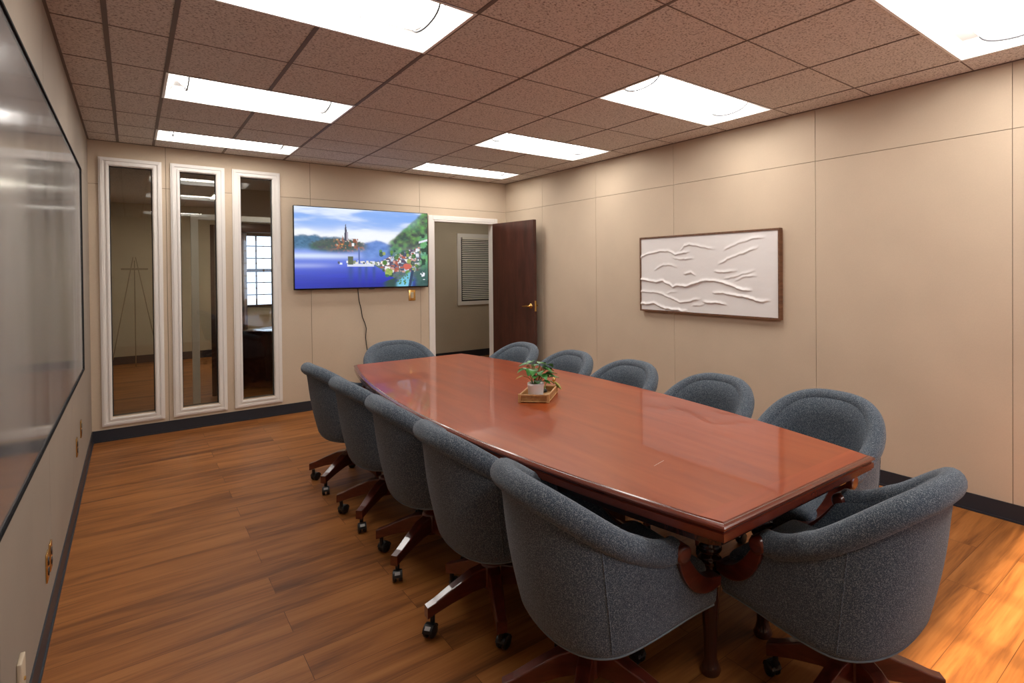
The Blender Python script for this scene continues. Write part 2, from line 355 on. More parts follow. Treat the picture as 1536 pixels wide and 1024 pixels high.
for y in ys[1:-1]:
    segs = [(0, W)]
    if any(c < y < d for c, d in LROWS): continue
    hb.box(0, W, y - 0.0035, y + 0.0035, H - 0.002, H + 0.014)
hb.box(0, 0.012, FY, B, H - 0.004, H); hb.box(W - 0.012, W, FY, B, H - 0.004, H); hb.box(0.012, W - 0.012, B - 0.012, B, H - 0.004, H)
struct(hb.build('trim_1', 'grid'))
struct(MB().box(-0.1, 6.6, FY - 0.1, 9.5, H + 0.25, H + 0.35).build('sky_light_blocker', 'concrete'))

# light troffers
def troffer(x0, x1, y0, y1, label, grp='recessed ceiling troffers'):
    cx, cy = (x0 + x1) / 2, (y0 + y1) / 2; hx, hy = (x1 - x0) / 2, (y1 - y0) / 2
    t = thing('ceiling_light', label, 'light fixture', (cx, cy, H), 0, grp)
    f = MB(); wd = 0.014
    for (a, b_, c, d) in ((-hx, hx, -hy, -hy + wd), (-hx, hx, hy - wd, hy), (-hx, -hx + wd, -hy + wd, hy - wd), (hx - wd, hx, -hy + wd, hy - wd)): f.box(a, b_, c, d, -0.005, 0.012)
    f.build('frame', 'fixw', t)
    ix, iy = hx - wd, hy - wd; dz = 0.085; p = MB()
    ring = lambda ax, ay, z: [(-ax, -ay, z), (ax, -ay, z), (ax, ay, z), (-ax, ay, z)]
    vs = ring(ix, iy, 0.0) + ring(ix - 0.05, iy - 0.02, dz) + ring(ix + 0.003, iy + 0.003, 0.0) + ring(ix + 0.003, iy + 0.003, dz + 0.006)
    fs = [(i, (i + 1) % 4, 4 + (i + 1) % 4, 4 + i) for i in range(4)] + [(4, 5, 6, 7)] + [(8 + i, 8 + (i + 1) % 4, 12 + (i + 1) % 4, 12 + i) for i in range(4)] + [(12, 13, 14, 15)] + [(i, (i + 1) % 4, 8 + (i + 1) % 4, 8 + i) for i in range(4)]
    p.add(vs, fs); p.build('reflector_pan', 'fixw', t)
    d = MB(); bw = iy * 0.60; bx = ix - 0.075; n = 14; m = 20; vs = []
    for i in range(m + 1):
        s = -1 + 2 * i / m; e = max(0.0, 1 - abs(s) ** 14) ** 0.5 if abs(s) < 1 else 0
        for j in range(n + 1):
            a = PI * j / n; vs.append((s * bx, -math.cos(a) * bw * (0.86 + 0.14 * e), dz - 0.004 - 0.072 * math.sin(a) ** 0.8 * (0.35 + 0.65 * e)))
    d.add(vs, [(i * (n + 1) + j, i * (n + 1) + j + 1, (i + 1) * (n + 1) + j + 1, (i + 1) * (n + 1) + j) for i in range(m) for j in range(n)], 0, True)
    d.add(vs[:n + 1], [tuple(range(n + 1))]); d.add(vs[-n - 1:], [tuple(range(n + 1))])
    df = d.build('diffuser', 'diff', t)
    for s_ in (-1, 1):
        arc = []
        for j in range(n + 1):
            a = PI * j / n; arc.append((s_ * bx * 0.93, -math.cos(a) * bw * 0.99, dz - 0.006 - 0.073 * math.sin(a) ** 0.8))
        MB().tube(arc, 0.005, 6).build('end_cap', 'lip', df)
        MB().box(-bx, bx, s_ * bw - 0.003, s_ * bw + 0.003, dz - 0.012, dz - 0.001).build('diffuser_rail', 'lip', df)
LN = {0: 'behind the viewer', 1: 'cut by the top right corner of the photo', 2: 'nearest', 3: 'middle', 4: 'farthest'}
for ri, (a, b_) in enumerate(LROWS):
    for ci, (c, d) in enumerate(LCOLS):
        if ri == 1 and ci == 0: continue
        side = ('left', 'right')[ci]
        if ri == 0: lab = 'added unseen troffer at the very front of the %s row, beyond the picture edge' % side  # rear pair is out of view, added to light the near end
        elif ri == 1: lab = 'lit recessed troffer cut off by the top right corner of the photo'
        elif ci == 0: lab = ['lit recessed troffer cut by the top edge, largest of the left row', 'lit recessed troffer, middle of the three seen in the left row', 'lit recessed troffer in the left row, closest to the three tall windows'][ri - 2]
        else: lab = ['lit recessed troffer above the white relief artwork in the right row', 'lit recessed troffer, middle one of the right row before the door corner', 'lit recessed troffer in the right row, closest to the open door'][ri - 2]
        troffer(c, d, a, b_, lab)

# ------------------------------------------------------------------ tall interior windows
for i, (a, b_) in enumerate(WIN):
    r = bpy.data.objects.new('window_%d' % (i + 1), None); C.objects.link(r); struct(r); r.location = (0, 0, 0)
    mb = MB()
    frame_boxes(mb, 'y', a, b_, WZ0, WZ1, B - 0.016, B, GW)
    frame_boxes(mb, 'y', a + 0.012, b_ - 0.012, WZ0 + 0.012, WZ1 - 0.012, B - 0.024, B - 0.016, 0.018)
    frame_boxes(mb, 'y', a + GW - 0.018, b_ - GW + 0.018, WZ0 + GW - 0.018, WZ1 - GW + 0.018, B - 0.024, B - 0.016, 0.012)
    frame_boxes(mb, 'y', a + GW - 0.006, b_ - GW + 0.006, WZ0 + GW - 0.006, WZ1 - GW + 0.006, B - 0.008, B + 0.1, 0.008)
    mb.build('window_frame', 'white', r)
    MB().box(a + GW, b_ - GW, B + 0.045, B + 0.050, WZ0 + GW, WZ1 - GW).build('window_pane', 'glass', r)
    s = MB(); frame_boxes(s, 'y', a + GW + 0.001, b_ - GW - 0.001, WZ0 + GW + .001, WZ1 - GW - .001, B + 0.030, B + 0.044, 0.008); s.build('glazing_bead', 'dark', r)

# ------------------------------------------------------------------ doorway and open door
cs = MB()
for (x0, x1, z0, z1) in ((DX0 - 0.062, DX0 - 0.004, 0, DZ + 0.058), (DX1 + 0.004, DX1 + 0.055, 0, DZ + 0.058), (DX0 - 0.004, DX1 + 0.004, DZ + 0.004, DZ + 0.058)):
    cs.box(x0, x1, B - 0.016, B, z0, z1)
cs.box(DX0 - 0.004, DX0 + 0.016, B - 0.012, B + 0.112, 0, DZ); cs.box(DX1 - 0.016, DX1 + 0.004, B - 0.012, B + 0.112, 0, DZ); cs.box(DX0 + .016, DX1 - .016, B - 0.012, B + 0.112, DZ - 0.016, DZ + 0.004)
dc = struct(cs.build('trim_2', 'white', bevel=0.003))
st = MB().box(DX0 + 0.016, DX0 + 0.0185, B + 0.02, B + 0.045, 1.02, 1.10).build('strike_plate', 'brass', dc)
dr = bpy.data.objects.new('door_1', None); C.objects.link(dr); struct(dr)
dr.location = (3.955, 3.66, 0)
DL = 0.87
dr.rotation_euler = (0, 0, math.atan2(2.80 - 3.66, 4.035 - 3.955))
MB().box(0, DL, -0.022, 0.022, 0.012, DZ - 0.012).build('door_leaf', 'door', dr, bevel=0.002)
for s in (-1, 1):
    h = MB(); h.lathe([(0.033, s * 0.022), (0.033, s * 0.026), (0.026, s * 0.034), (0.012, s * 0.038), (0.011, s * 0.080)], (DL - 0.065, 0, 1.055), 20, 0, 'y')
    h.tube([(DL - 0.065, s * 0.074, 1.055), (DL - 0.09, s * 0.078, 1.056), (DL - 0.13, s * 0.076, 1.052), (DL - 0.17, s * 0.070, 1.050)], [0.011, 0.010, 0.009, 0.007], 10)
    h.build('door_handle', 'brass', dr)
MB().box(DL - 0.0005, DL + 0.002, -0.012, 0.012, 0.99, 1.12).build('latch_plate', 'brass', dr)
for z in (0.25, 1.05, 1.85):
    MB().lathe([(0.007, z - 0.045), (0.007, z + 0.045)], (-0.004, 0.026, 0), 10).build('hinge', 'brass', dr)

# ------------------------------------------------------------------ television
TX0, TX1, TZ0, TZ1 = 1.575, 3.030, 1.300, 2.195
t = thing('television', 'large wall-mounted flat screen showing a blue lake, castle island and village', 'television', (0, B, 0))
MB().rbox(TX0, TX1, -0.075, -0.035, TZ0, TZ1, 0.006, 2).box(TX0 + 0.2, TX1 - 0.2, -0.035, -0.018, TZ0 + 0.15, TZ1 - 0.2).build('housing', 'bezel', t)
MB().box(TX0 + 0.45, TX1 - 0.45, -0.018, 0, TZ0 + 0.25, TZ1 - 0.25).build('wall_bracket', 'blackm', t)
MB().box((TX0 + TX1) / 2 + 0.03, (TX0 + TX1) / 2 + 0.09, -0.078, -0.060, TZ0 - 0.006, TZ0 + 0.004).build('sensor_bar', 'black', t)
def noise2(u, v, fx, fy, seed):
    rs = np.random.RandomState(seed); g = rs.rand(64, 64); x = u * fx; y = v * fy
    xi = np.floor(x).astype(int); yi = np.floor(y).astype(int); a = x - xi; b_ = y - yi; a = a * a * (3 - 2 * a); b_ = b_ * b_ * (3 - 2 * b_)
    q = lambda i, j: g[(yi + j) % 64, (xi + i) % 64]
    return (q(0, 0) * (1 - a) + q(1, 0) * a) * (1 - b_) + (q(0, 1) * (1 - a) + q(1, 1) * a) * b_
def fbm(u, v, fx, fy, seed, o=4): return sum(noise2(u, v, fx * 2 ** k, fy * 2 ** k, seed + k) / 2 ** k for k in range(o)) / sum(1 / 2 ** k for k in range(o))
def picture(u, v):
    c = np.zeros(u.shape + (3,))
    def put(mask, col, a=1.0):
        mk = (np.clip(mask, 0, 1) * a)[..., None]; c[:] = c * (1 - mk) + np.array(col) * mk if not isinstance(col, np.ndarray) else c * (1 - mk) + col * mk
    S = lambda x, w_=0.01: 1 / (1 + np.exp(-np.clip(x / w_, -40, 40)))
    cl = fbm(u, v, 3, 9, 3); c[:] = np.array([0.22, 0.42, 0.90])
    put(S(cl - 0.47 + 0.35 * (v - 0.15), 0.05), [0.80, 0.88, 1.0]); put(S(v - 0.24 + 0.1 * (cl - .5), 0.04), [0.95, 0.97, 1.0], 0.8)
    f1 = fbm(u, v, 22, 22, 20); f2 = fbm(u, v, 60, 45, 31); f3 = noise2(u, v, 63, 36, 41)
    # far shore
    put(S(v - (0.355 + 0.05 * (f1 - .5) + 0.16 * np.clip(u - .2, 0, 1)), 0.006) * S(0.36 - u, 0.03), np.stack([0.02 + .06 * f2, 0.09 + .13 * f2, 0.17 + .22 * f2], -1))
    # lake
    lv = np.clip((v - 0.5) / 0.5, 0, 1)
    lake = np.stack([0.25 * (1 - lv) ** 2 + 0.012, 0.38 * (1 - lv) ** 2 + 0.025, 0.92 * (1 - lv) + 0.34 * lv + 0.16 * (fbm(u, v, 3, 26, 60) - .5)], -1)
    put(S(v - 0.52, 0.012), lake)
    put(np.exp(-((v - 0.60) / 0.035) ** 2) * S(0.42 - u, 0.08), [0.75, 0.85, 1.0], 0.85); put(np.exp(-((v - 0.72) / 0.03) ** 2) * S(0.22 - u, 0.05), [0.55, 0.62, 1.0], 0.5)
    # blue mountain
    mt = 0.385 + 0.55 * np.abs(u - 0.58) + 0.03 * (f1 - .5); put(S(v - mt, 0.006) * S(0.66 - v, 0.03) * S(u - 0.47, 0.012), np.stack([0.06 + .14 * f1, 0.16 + .20 * f1, 0.50 + .3 * f1], -1))
    # castle island
    isl = 0.375 + 1.6 * (u - 0.30) ** 2 + 0.05 * (f2 - .5); put(S(v - isl, 0.005) * S(0.555 - v - 0.9 * (u - .3) ** 2, 0.012) * S(u - 0.10, 0.008) * S(0.50 - u, 0.012),
        np.stack([0.03 + .22 * (f2 > .56) * S(u - .26, .03) + .05 * f1, 0.05 + .10 * f2, 0.05 + .06 * f1], -1))
    for k in range(26):
        px, py = 0.27 + 0.2 * random.random(), 0.385 + 0.12 * random.random(); put((np.hypot((u - px), (v - py) * 0.56) < 0.005 + 0.005 * (f2 - .3)), random.choice([[.55, .24, .08], [.7, .40, .12], [.35, .10, .05], [.6, .55, .5], [.05, .07, .05]]), 0.85)
    put((abs(u - 0.352) < 0.0008 + 0.085 * np.clip(v - 0.19, 0, 0.075) + 0.0015 * (v > .30)) & (v > 0.19) & (v < 0.41), [0.05, 0.05, 0.09]); put((abs(u - 0.362) < 0.006) & (v > 0.29) & (v < 0.40), [0.45, 0.42, 0.5]); put((abs(u - 0.33) < 0.004 * (v - .33) / .05) & (v > 0.33) & (v < 0.41), [0.40, 0.14, 0.08])
    put((abs(u - 0.405) < 0.009) & (v > 0.43) & (v < 0.475), [0.9, 0.9, 0.92]); put((abs(u - 0.415) < 0.012) & (v > 0.375) & (v < 0.43), [.25, .08, .04])
    # wooded slope, upper right
    tr = 0.40 - 1.55 * (u - 0.69) + 0.10 * (fbm(u, v, 9, 7, 70) - .5); g3 = fbm(u, v, 26, 20, 80); lum = 0.35 + 1.3 * np.clip(g3 - .3, 0, 1)
    put(S(v - tr, 0.008) * S(u - 0.68, 0.01) * S(0.62 - v, 0.05), np.stack([0.14 * lum * (0.5 + f1), 0.33 * lum * (0.4 + g3), 0.05 + .06 * g3], -1))
    put(S(v - tr + 0.0, 0.01) * S(0.17 - v, 0.03) * S(0.90 - u, 0.02) * S(u - .8, .02), [0.35, 0.60, 0.80], 0.6)
    # village
    vt = 0.70 - 0.62 * np.clip(u - 0.56, 0, 1); vill = S(v - vt, 0.006) * S(u - 0.54, 0.006) * S(0.985 - v + .4 * np.clip(0.66 - u, -1, 0), 0.02) * (v < 0.70 + 1.1 * np.clip(u - .55, 0, 1))
    put(vill, np.stack([0.06 + .10 * f2, 0.10 + .14 * f2, 0.12 + .12 * f1], -1))
    rr = random.Random(9)
    for k in range(260):
        px = 0.56 + 0.42 * rr.random(); py = max(0.47, 0.70 - 0.62 * (px - 0.56)) + 0.30 * rr.random()
        if py > 0.70 + 0.8 * (px - 0.55) or py > .82: continue
        w_, h_ = 0.006 + 0.010 * rr.random(), 0.010 + 0.012 * rr.random()
        col = rr.choice([[.85, .86, .92], [.9, .88, .86], [.55, .62, .78], [.45, .12, .08], [.10, .08, .14], [.62, .35, .30], [.07, .09, .16]])
        put((abs(u - px) < w_) & (abs(v - py) < h_), col); put((v < py - h_) & (v > py - h_ * 2) & (abs(u - px) < w_ * (1 - (py - h_ - v) / h_)), rr.choice([[.12, .10, .14], [.30, .12, .10], [.16, .2, .3]]))
    for k in range(34):
        px = 0.285 + 0.30 * rr.random(); py = 0.665 + 0.035 * rr.random() + 0.12 * max(0, px - .48); put((abs(u - px) < 0.008) & (abs(v - py) < 0.013), rr.choice([[.9, .9, .95], [.75, .8, .95], [.08, .10, .16], [.25, .3, .2], [.8, .75, .7]]))
    put((v > 0.7) & (v < 0.735) & (u > 0.36) & (u < 0.56), [0.85, 0.88, 0.95], 0.8)
    put((abs(u - 0.448) < 0.0055 - 0.02 * np.clip(.55 - v, 0, 1)) & (v > 0.48) & (v < 0.70), [0.10, 0.16, 0.42]); put((abs(u - .385) < .02) & (v > .60) & (v < .71), [.10, .13, .08])
    for px, w_ in ((0.385, 0.02), (0.452, 0.014), (0.50, 0.012), (0.56, 0.012)): put(np.exp(-((u - px) / w_) ** 2) * (v > 0.735) * S(0.90 - v, 0.03), [0.03, 0.08, 0.20], 0.6)
    for k in range(40):
        px, py = 0.60 + 0.4 * rr.random(), 0.52 + 0.42 * rr.random()
        if py > 0.72 + 1.1 * (px - .55): continue
        put(np.hypot((u - px), (v - py) * .56) < 0.008 + 0.012 * rr.random(), rr.choice([[.05, .18, .04], [.12, .30, .05], [.03, .09, .06], [.35, .42, .10]]), 0.9)
    put((np.hypot((u - 0.825) / 1.4, (v - .73) * .56) < 0.024 + 0.02 * (f1 - .5)), [0.65, 0.14, 0.10]); put((np.hypot(u - 0.68, (v - .80) * .56) < 0.012 + 0.03 * f2), np.stack([0.15 + .3 * f2, 0.22 + .4 * f2, 0.05 + .1 * f2], -1))
    # turquoise roof, lower right
    put(S(v - (1.04 - 1.25 * (u - 0.66)), 0.006) * S(v - .78, 0.01) * S(0.86 - u, 0.006), np.stack([0.14 + .1 * f1, 0.46 + .2 * f1, 0.66 + .2 * f1], -1))
    for k in range(20): px, py = 0.74 + 0.11 * rr.random(), 0.84 + 0.14 * rr.random(); put(np.hypot(u - px, (v - py) * .56) < 0.006, [.08, .22, .07])
    put(abs(u - (0.845 + 0.12 * (1 - v))) < 0.012 * (v > .78), [0.03, 0.06, 0.14]); put(S(v - .86, .01) * S(.74 - u, .006) * S(u - .64, .01) * (v > 1.35 - .62 * u - .02), [.03, .08, .07])
    # trees down the right edge
    ed = S(u - (0.935 + 0.03 * (f1 - .5)), 0.006) * S(v - 0.30, 0.02); put(ed, np.stack([0.03 + .12 * g3, 0.12 + .30 * g3, 0.08 + .12 * f1], -1) * (0.3 + 1.1 * (g3 > .45))[..., None])
    put(S(u - .89, .01) * S(v - .72, .03), np.stack([0.02 + .05 * g3, 0.06 + .12 * g3, 0.07 + .08 * g3], -1)); put((np.hypot(u - .965, (v - .86) * .56) < 0.032) & (f3 > .62), [.85, .88, .95]); put((abs(v - .385 + .5 * (u - .96)) < 0.014) & (u > .925), [.80, .82, .9])
    return np.clip(c, 0, 1)
nu, nv = 340, 200; bz = 0.008
uu, vv = np.meshgrid(np.linspace(0, 1, nu + 1), np.linspace(0, 1, nv + 1)); vx = TX0 + bz + uu * (TX1 - TX0 - 2 * bz); vz = TZ1 - bz - vv * (TZ1 - TZ0 - 2 * bz - 0.008)
vs = np.stack([vx, np.full_like(vx, -0.0758), vz], -1).reshape(-1, 3).tolist()
fs = [(j * (nu + 1) + i, (j + 1) * (nu + 1) + i, (j + 1) * (nu + 1) + i + 1, j * (nu + 1) + i + 1) for j in range(nv) for i in range(nu)]
me = bpy.data.meshes.new('screen'); me.from_pydata(vs, [], fs); me.materials.append(MT['screen'])
ca = me.color_attributes.new('picture', 'FLOAT_COLOR', 'POINT'); pc = picture(uu, vv).reshape(-1, 3); ca.data.foreach_set('color', np.hstack([pc, np.ones((len(pc), 1))]).ravel())
so = bpy.data.objects.new('screen', me); C.objects.link(so); so.parent = t
cb = MB(); P = [(2.229, 1.302), (2.232, 1.25), (2.24, 1.16), (2.262, 1.07), (2.275, 0.98), (2.305, 0.90), (2.318, 0.84), (2.306, 0.74), (2.318, 0.62), (2.345, 0.45), (2.36, 0.25), (2.38, 0.12)]
cb.tube([(x, B - 0.012 - 0.006 * math.sin(i), z) for i, (x, z) in enumerate(P)], 0.0045, 8)
tag(cb.build('power_cord', 'black'), 'thin black cord hanging down the wall below the television', 'cord')

# switch plate under the television's right end
s = thing('switch_plate', 'brass switch plate with ivory rocker between television and doorway', 'switch', (2.853, B, 1.205))
MB().rbox(-0.042, 0.042, -0.007, 0, -0.066, 0.066, 0.003, 2).build('plate', 'brass', s)
MB().rbox(-0.018, 0.018, -0.013, -0.007, -0.035, 0.035, 0.002, 1).build('rocker', 'ivory', s)

# ------------------------------------------------------------------ relief artwork, right wall
a = thing('framed_artwork', 'white textured relief canvas in a thin walnut frame on the right wall', 'artwork', (W, 0.256, 1.443))
AH, AW = 0.360, 0.782
f = MB(); frame_boxes(f, 'x', -AW, AW, -AH, AH, -0.045, 0, 0.014); f.build('frame', 'walnut', a)
ny, nz = 420, 190; yy, zz = np.meshgrid(np.linspace(-AW + 0.0145, AW - 0.0145, ny), np.linspace(-AH + 0.0145, AH - 0.0145, nz))
U = (AW - yy) / (2 * AW); V = (AH - zz) / (2 * AH); hgt = np.zeros_like(U)      # U runs left to right as seen
R_ = [([(0, .27), (.05, .24), (.1, .22), (.17, .19), (.25, .21), (.3, .25), (.42, .22)], 1), ([(.33, .22), (.37, .15), (.41, .13), (.5, .17), (.6, .2)], .8), ([(.27, .29), (.33, .31), (.45, .31)], .7),
      ([(.65, .22), (.75, .15), (.85, .1), (.92, .1)], .7), ([(.61, .38), (.7, .32), (.8, .25), (.88, .2)], .9), ([(.12, .45), (.2, .38), (.27, .39), (.32, .42)], .9), ([(.36, .50), (.42, .49), (.46, .53)], 1.1), ([(.58, .47), (.66, .48), (.75, .46)], 1),
      ([(.0, .57), (.06, .59), (.14, .61), (.2, .60), (.25, .63), (.28, .665), (.33, .655), (.39, .66), (.47, .61), (.54, .575), (.62, .59), (.7, .63), (.78, .69), (.84, .69)], 1.5), ([(.65, .56), (.75, .52), (.86, .46)], .7), ([(.72, .58), (.8, .53), (.87, .52)], .7), ([(.0, .74), (.07, .75), (.15, .75), (.24, .80), (.33, .86), (.42, .84), (.5, .80)], .9),
      ([(.57, .73), (.65, .73), (.76, .755), (.84, .79), (.9, .81), (.95, .79)], 1.2), ([(.0, .9), (.05, .91), (.12, .90), (.18, .93), (.25, .965), (.4, .97)], 1.3), ([(.5, .84), (.58, .85), (.68, .87)], 1.4), ([(.42, .90), (.5, .88), (.55, .84)], .6), ([(.22, .76), (.27, .73), (.32, .74)], .6)]
wig = 0.016 * (fbm(U, V, 16, 3, 90) - .5) * 2 + 0.016 * (fbm(U, V, 50, 3, 95) - .5)
for pts, am in R_:
    xs_, ys_ = zip(*pts); q = np.interp(U, xs_, ys_); d = (V - q - wig)
    env = np.clip((U - xs_[0]) / 0.03 + (0.9 if xs_[0] == 0 else 0), 0, 1) * np.clip((xs_[-1] - U) / 0.05, 0, 1)
    prof = np.where(d > 0, np.exp(-(d / 0.009) ** 2), np.exp(-(d / 0.020) ** 2)); hgt = np.maximum(hgt, prof * env * am * 0.0085 * (0.6 + 0.8 * fbm(U, V, 12, 2, 99)))
hgt += 0.0012 * fbm(U, V, 10, 10, 55)
vs = np.stack([-0.036 - hgt, yy, zz], -1).reshape(-1, 3).tolist()
cvm = MB(); cvm.add(vs, [(j * ny + i, j * ny + i + 1, (j + 1) * ny + i + 1, (j + 1) * ny + i) for j in range(nz - 1) for i in range(ny - 1)], 0, True)
cvm.build('canvas', 'canvas', a)
MB().box(-0.034, -0.004, -AW + 0.0145, AW - 0.0145, -AH + 0.0145, AH - 0.0145).build('backing', 'canvas', a)

# ------------------------------------------------------------------ whiteboard, left wall
wb = thing('whiteboard', 'long glossy grey whiteboard with thin black frame on the left wall', 'whiteboard', (0, 0, 0))
WY0, WY1, BZ0, BZ1 = -1.25, 2.42, 0.812, 2.225
MB().box(0.002, 0.016, WY0 + 0.008, WY1 - 0.008, BZ0 + 0.008, BZ1 - 0.008).build('writing_surface', 'board', wb)
f = MB(); frame_boxes(f, 'x', WY0, WY1, BZ0, BZ1, 0, 0.022, 0.009); f.build('frame', 'matblack', wb)

# wall plates, left wall
def outlet(y, z, label, kind):
    o = thing('wall_outlet', label, 'outlet', (0, y, z))
    MB().rbox(0, 0.006, -0.035, 0.035, -0.058, 0.058, 0.002, 2).build('cover_plate', 'tan' if kind != 'brass' else 'brass', o)
    if kind != 'blank':
        for s_ in (-1, 1): MB().lathe([(0.017, 0.006), (0.017, 0.0075), (0.015, 0.009)], (0, 0, s_ * 0.021), 16, 0, 'x').build('socket', 'black', o)
outlet(0.28, 0.285, 'nearer of the two brass outlets side by side under the whiteboard', 'brass')
outlet(0.395, 0.285, 'farther of the two brass outlets side by side under the whiteboard', 'brass')
outlet(1.93, 0.385, 'small outlet far down the left wall, lower and nearer of the far pair', 'brass')
outlet(2.32, 0.42, 'outlet farthest down the left wall, closest to the tall windows', 'brass')
o = thing('cable_plate', 'plain tan wall plate at the bottom left corner of the photo', 'wall plate', (0, -0.47, 0.235))
MB().rbox(0, 0.012, -0.04, 0.04, -0.065, 0.065, 0.003, 2).build('cover_plate', 'tan', o)
MB().lathe([(0.006, 0.012), (0.006, 0.016)], (0, 0, 0.0), 10, 0, 'x').build('screw', 'brass', o)

# ------------------------------------------------------------------ conference table
TA = math.radians(-1.0); TCX, TCY, TL = 2.018, -0.168, 3.625
tb = thing('conference_table', 'long boat-shaped glossy cherry conference table with moulded edge and turned legs', 'table', (TCX, TCY, 0), TA)
HE, HM = 0.455, 0.650
def hw(y): q = abs(2 * y / TL); return HM - (HM - HE) * q ** 2.0
def ring(off):
    n = 40; pts = []; L = TL / 2
    for s_ in (1, -1):
        for i in range(n + 1):
            y = s_ * (-L + TL * i / n); x = s_ * hw(y)
            dy = 0.001; dx = (hw(y + dy) - hw(y - dy)) / (2 * dy)
            nx, ny_ = 1.0, -dx; l = math.hypot(nx, ny_)
            px, py = x + s_ * off * nx / l * 1, y + off * ny_ / l * s_ * s_
            if i == 0 or i == n:   # mitred corner
                py = (L + off) * (1 if y > 0 else -1); px = s_ * (HE + off * 1.05)
            pts.append((px, py))
    return pts
def ringmb(prof, mb, top=False, bottom=False):
    rows = [[(x, y, z) for x, y in ring(o)] for o, z in prof]; n = len(rows[0]); vs = [p for r in rows for p in r]
    mb.add(vs, [(j * n + i, j * n + (i + 1) % n, (j + 1) * n + (i + 1) % n, (j + 1) * n + i) for j in range(len(rows) - 1) for i in range(n)])
    for flag, r in ((top, rows[0]), (bottom, rows[-1])):
        if flag:
            h = n // 2    # strips across the table keep the faces clean
            mb.add(r, [(i, i + 1, n - 2 - i, n - 1 - i) for i in range(h - 1)])
m = MB()
ringmb([(-0.020, 0.760), (-0.028, 0.750)], m, bottom=True); 
topm = MB(); rows = ring(-0.020); n = len(rows); h = n // 2
vs = [(x, y, 0.760) for x, y in rows]; topm.add(vs, [(i, i + 1, n - 2 - i, n - 1 - i) for i in range(h - 1)])
for k, f_ in enumerate(topm.f): topm.m[k] = 1 if k in (0, h - 2) else 0
ringmb([(-0.020, 0.760), (-0.020, 0.745)], topm, bottom=True)
topm.build('tabletop', ['cherry', 'cherryx'], tb)
ed = MB(); ringmb([(-0.0195, 0.7598), (-0.016, 0.7572), (-0.012, 0.7572), (-0.004, 0.7545), (0.0, 0.7505), (0.0, 0.745), (-0.007, 0.741), (-0.009, 0.736), (-0.003, 0.733), (-0.003, 0.714), (-0.009, 0.711), (-0.009, 0.706), (-0.016, 0.704), (-0.022, 0.700), (-0.19, 0.700), (-0.19, 0.744)], ed)
ed.build('edge_moulding', 'cherrye', tb)
MB().box(-0.035, 0.035, -0.0006, 0.0006, 0, 0.0002).build('scratch', 'canvas', tb, loc=(-0.23, -1.33, 0.7601)).rotation_euler = (0, 0, 0.25)
ap = MB(); ringmb([(-0.075, 0.700), (-0.075, 0.652), (-0.095, 0.652), (-0.095, 0.700)], ap); ap.build('apron', 'mahogd', tb, bevel=0)
legp = [(0.034, 0.0), (0.038, 0.012), (0.030, 0.03), (0.024, 0.055), (0.025, 0.12), (0.031, 0.22), (0.037, 0.30), (0.038, 0.335), (0.030, 0.355), (0.040, 0.366), (0.044, 0.377), (0.040, 0.388), (0.028, 0.398), (0.040, 0.408), (0.045, 0.419), (0.040, 0.430), (0.028, 0.440), (0.041, 0.450), (0.045, 0.461), (0.040, 0.472), (0.030, 0.482), (0.036, 0.50)]
for lx, ly in ((-0.110, -1.470), (0.215, -1.470), (-0.345, 1.70), (0.345, 1.70)):
    l = MB().lathe(legp, (0, 0, 0), 28); l.rbox(-0.044, 0.044, -0.044, 0.044, 0.50, 0.744, 0.004, 2)
    l.build('leg', 'mahogd', tb, loc=(lx, ly, 0))
for sy in (-0.62, 0.62):
    pdl = MB().box(-0.20, 0.20, sy - 0.03, sy + 0.03, 0.10, 0.744).build('pedestal_panel', 'mahogd', tb, bevel=0.004)
    MB().box(-0.20, 0.20, sy - 0.05, sy + 0.05, 0.0, 0.10).build('pedestal_foot', 'mahogd', pdl, bevel=0.008)

# ------------------------------------------------------------------ chairs
def smooth(a, b_, x): x = min(1, max(0, (x - a) / (b_ - a))); return x * x * (3 - 2 * x)
XF, XA = 0.355, 0.155           # shell front, arm end
NU = 60
def plan(s, hwid, xb):
    """U-shaped plan, s in 0..1 from one front end round the back to the other; returns point, outward normal"""
    xs0 = -0.02; st = XF - xs0; a = xs0 - xb; arc = PI / 2 * math.sqrt((a * a + hwid * hwid) / 2) * 2; tot = 2 * st + arc; d = s * tot
    toe = lambda q_: 0.035 * smooth(0, 1, max(0, q_) / st)
    if d < st: return (XF - d, -hwid + toe(st - d)), (0, -1)
    if d > tot - st: return (XF - (tot - d), hwid - toe(st - (tot - d))), (0, 1)
    th = (d - st) / arc * PI
    e = 0.86
    cx_, sx_ = math.cos(th), math.sin(th)
    px = xs0 - a * abs(sx_) ** e; py = -hwid * (abs(cx_) ** e) * (1 if cx_ > 0 else -1)
    nx, ny_ = -sx_ / a, -cx_ / hwid; l = math.hypot(nx, ny_); return (px, py), (nx / l, ny_ / l)
BT = 0.825                      # shell top at the back (roll adds a little)
def ztop(x):
    if x > XA: q = min(1, (x - XA) / (XF - XA)); return 0.600 - 0.172 * (1 - (1 - q) ** 1.9) * 1.0
    return 0.600
def ztop_s(s):
    (fx, fy), _ = plan(s, 0.30, -0.28)
    if fx > XA: return ztop(fx)
    d = abs(s - 0.5) / (0.5 - SARM)
    return 0.596 + (BT - 0.596) * (0.5 + 0.5 * math.cos(PI * min(1, d ** 1.22)))
SARM = next(i / 2000 for i in range(2000) if plan(i / 2000, 0.30, -0.28)[0][0] <= XA)
def shell_pt(s, t, inner=False, th=0.064):
    # t 0 bottom .. 1 top of full-height shell
    hwid = 0.276 + 0.026 * t; xb = -0.195 - 0.095 * t
    (x, y), (nx, ny_) = plan(s, hwid, xb)
    if inner: x -= nx * th; y -= ny_ * th
    return x, y, nx, ny_
ZB = 0.330
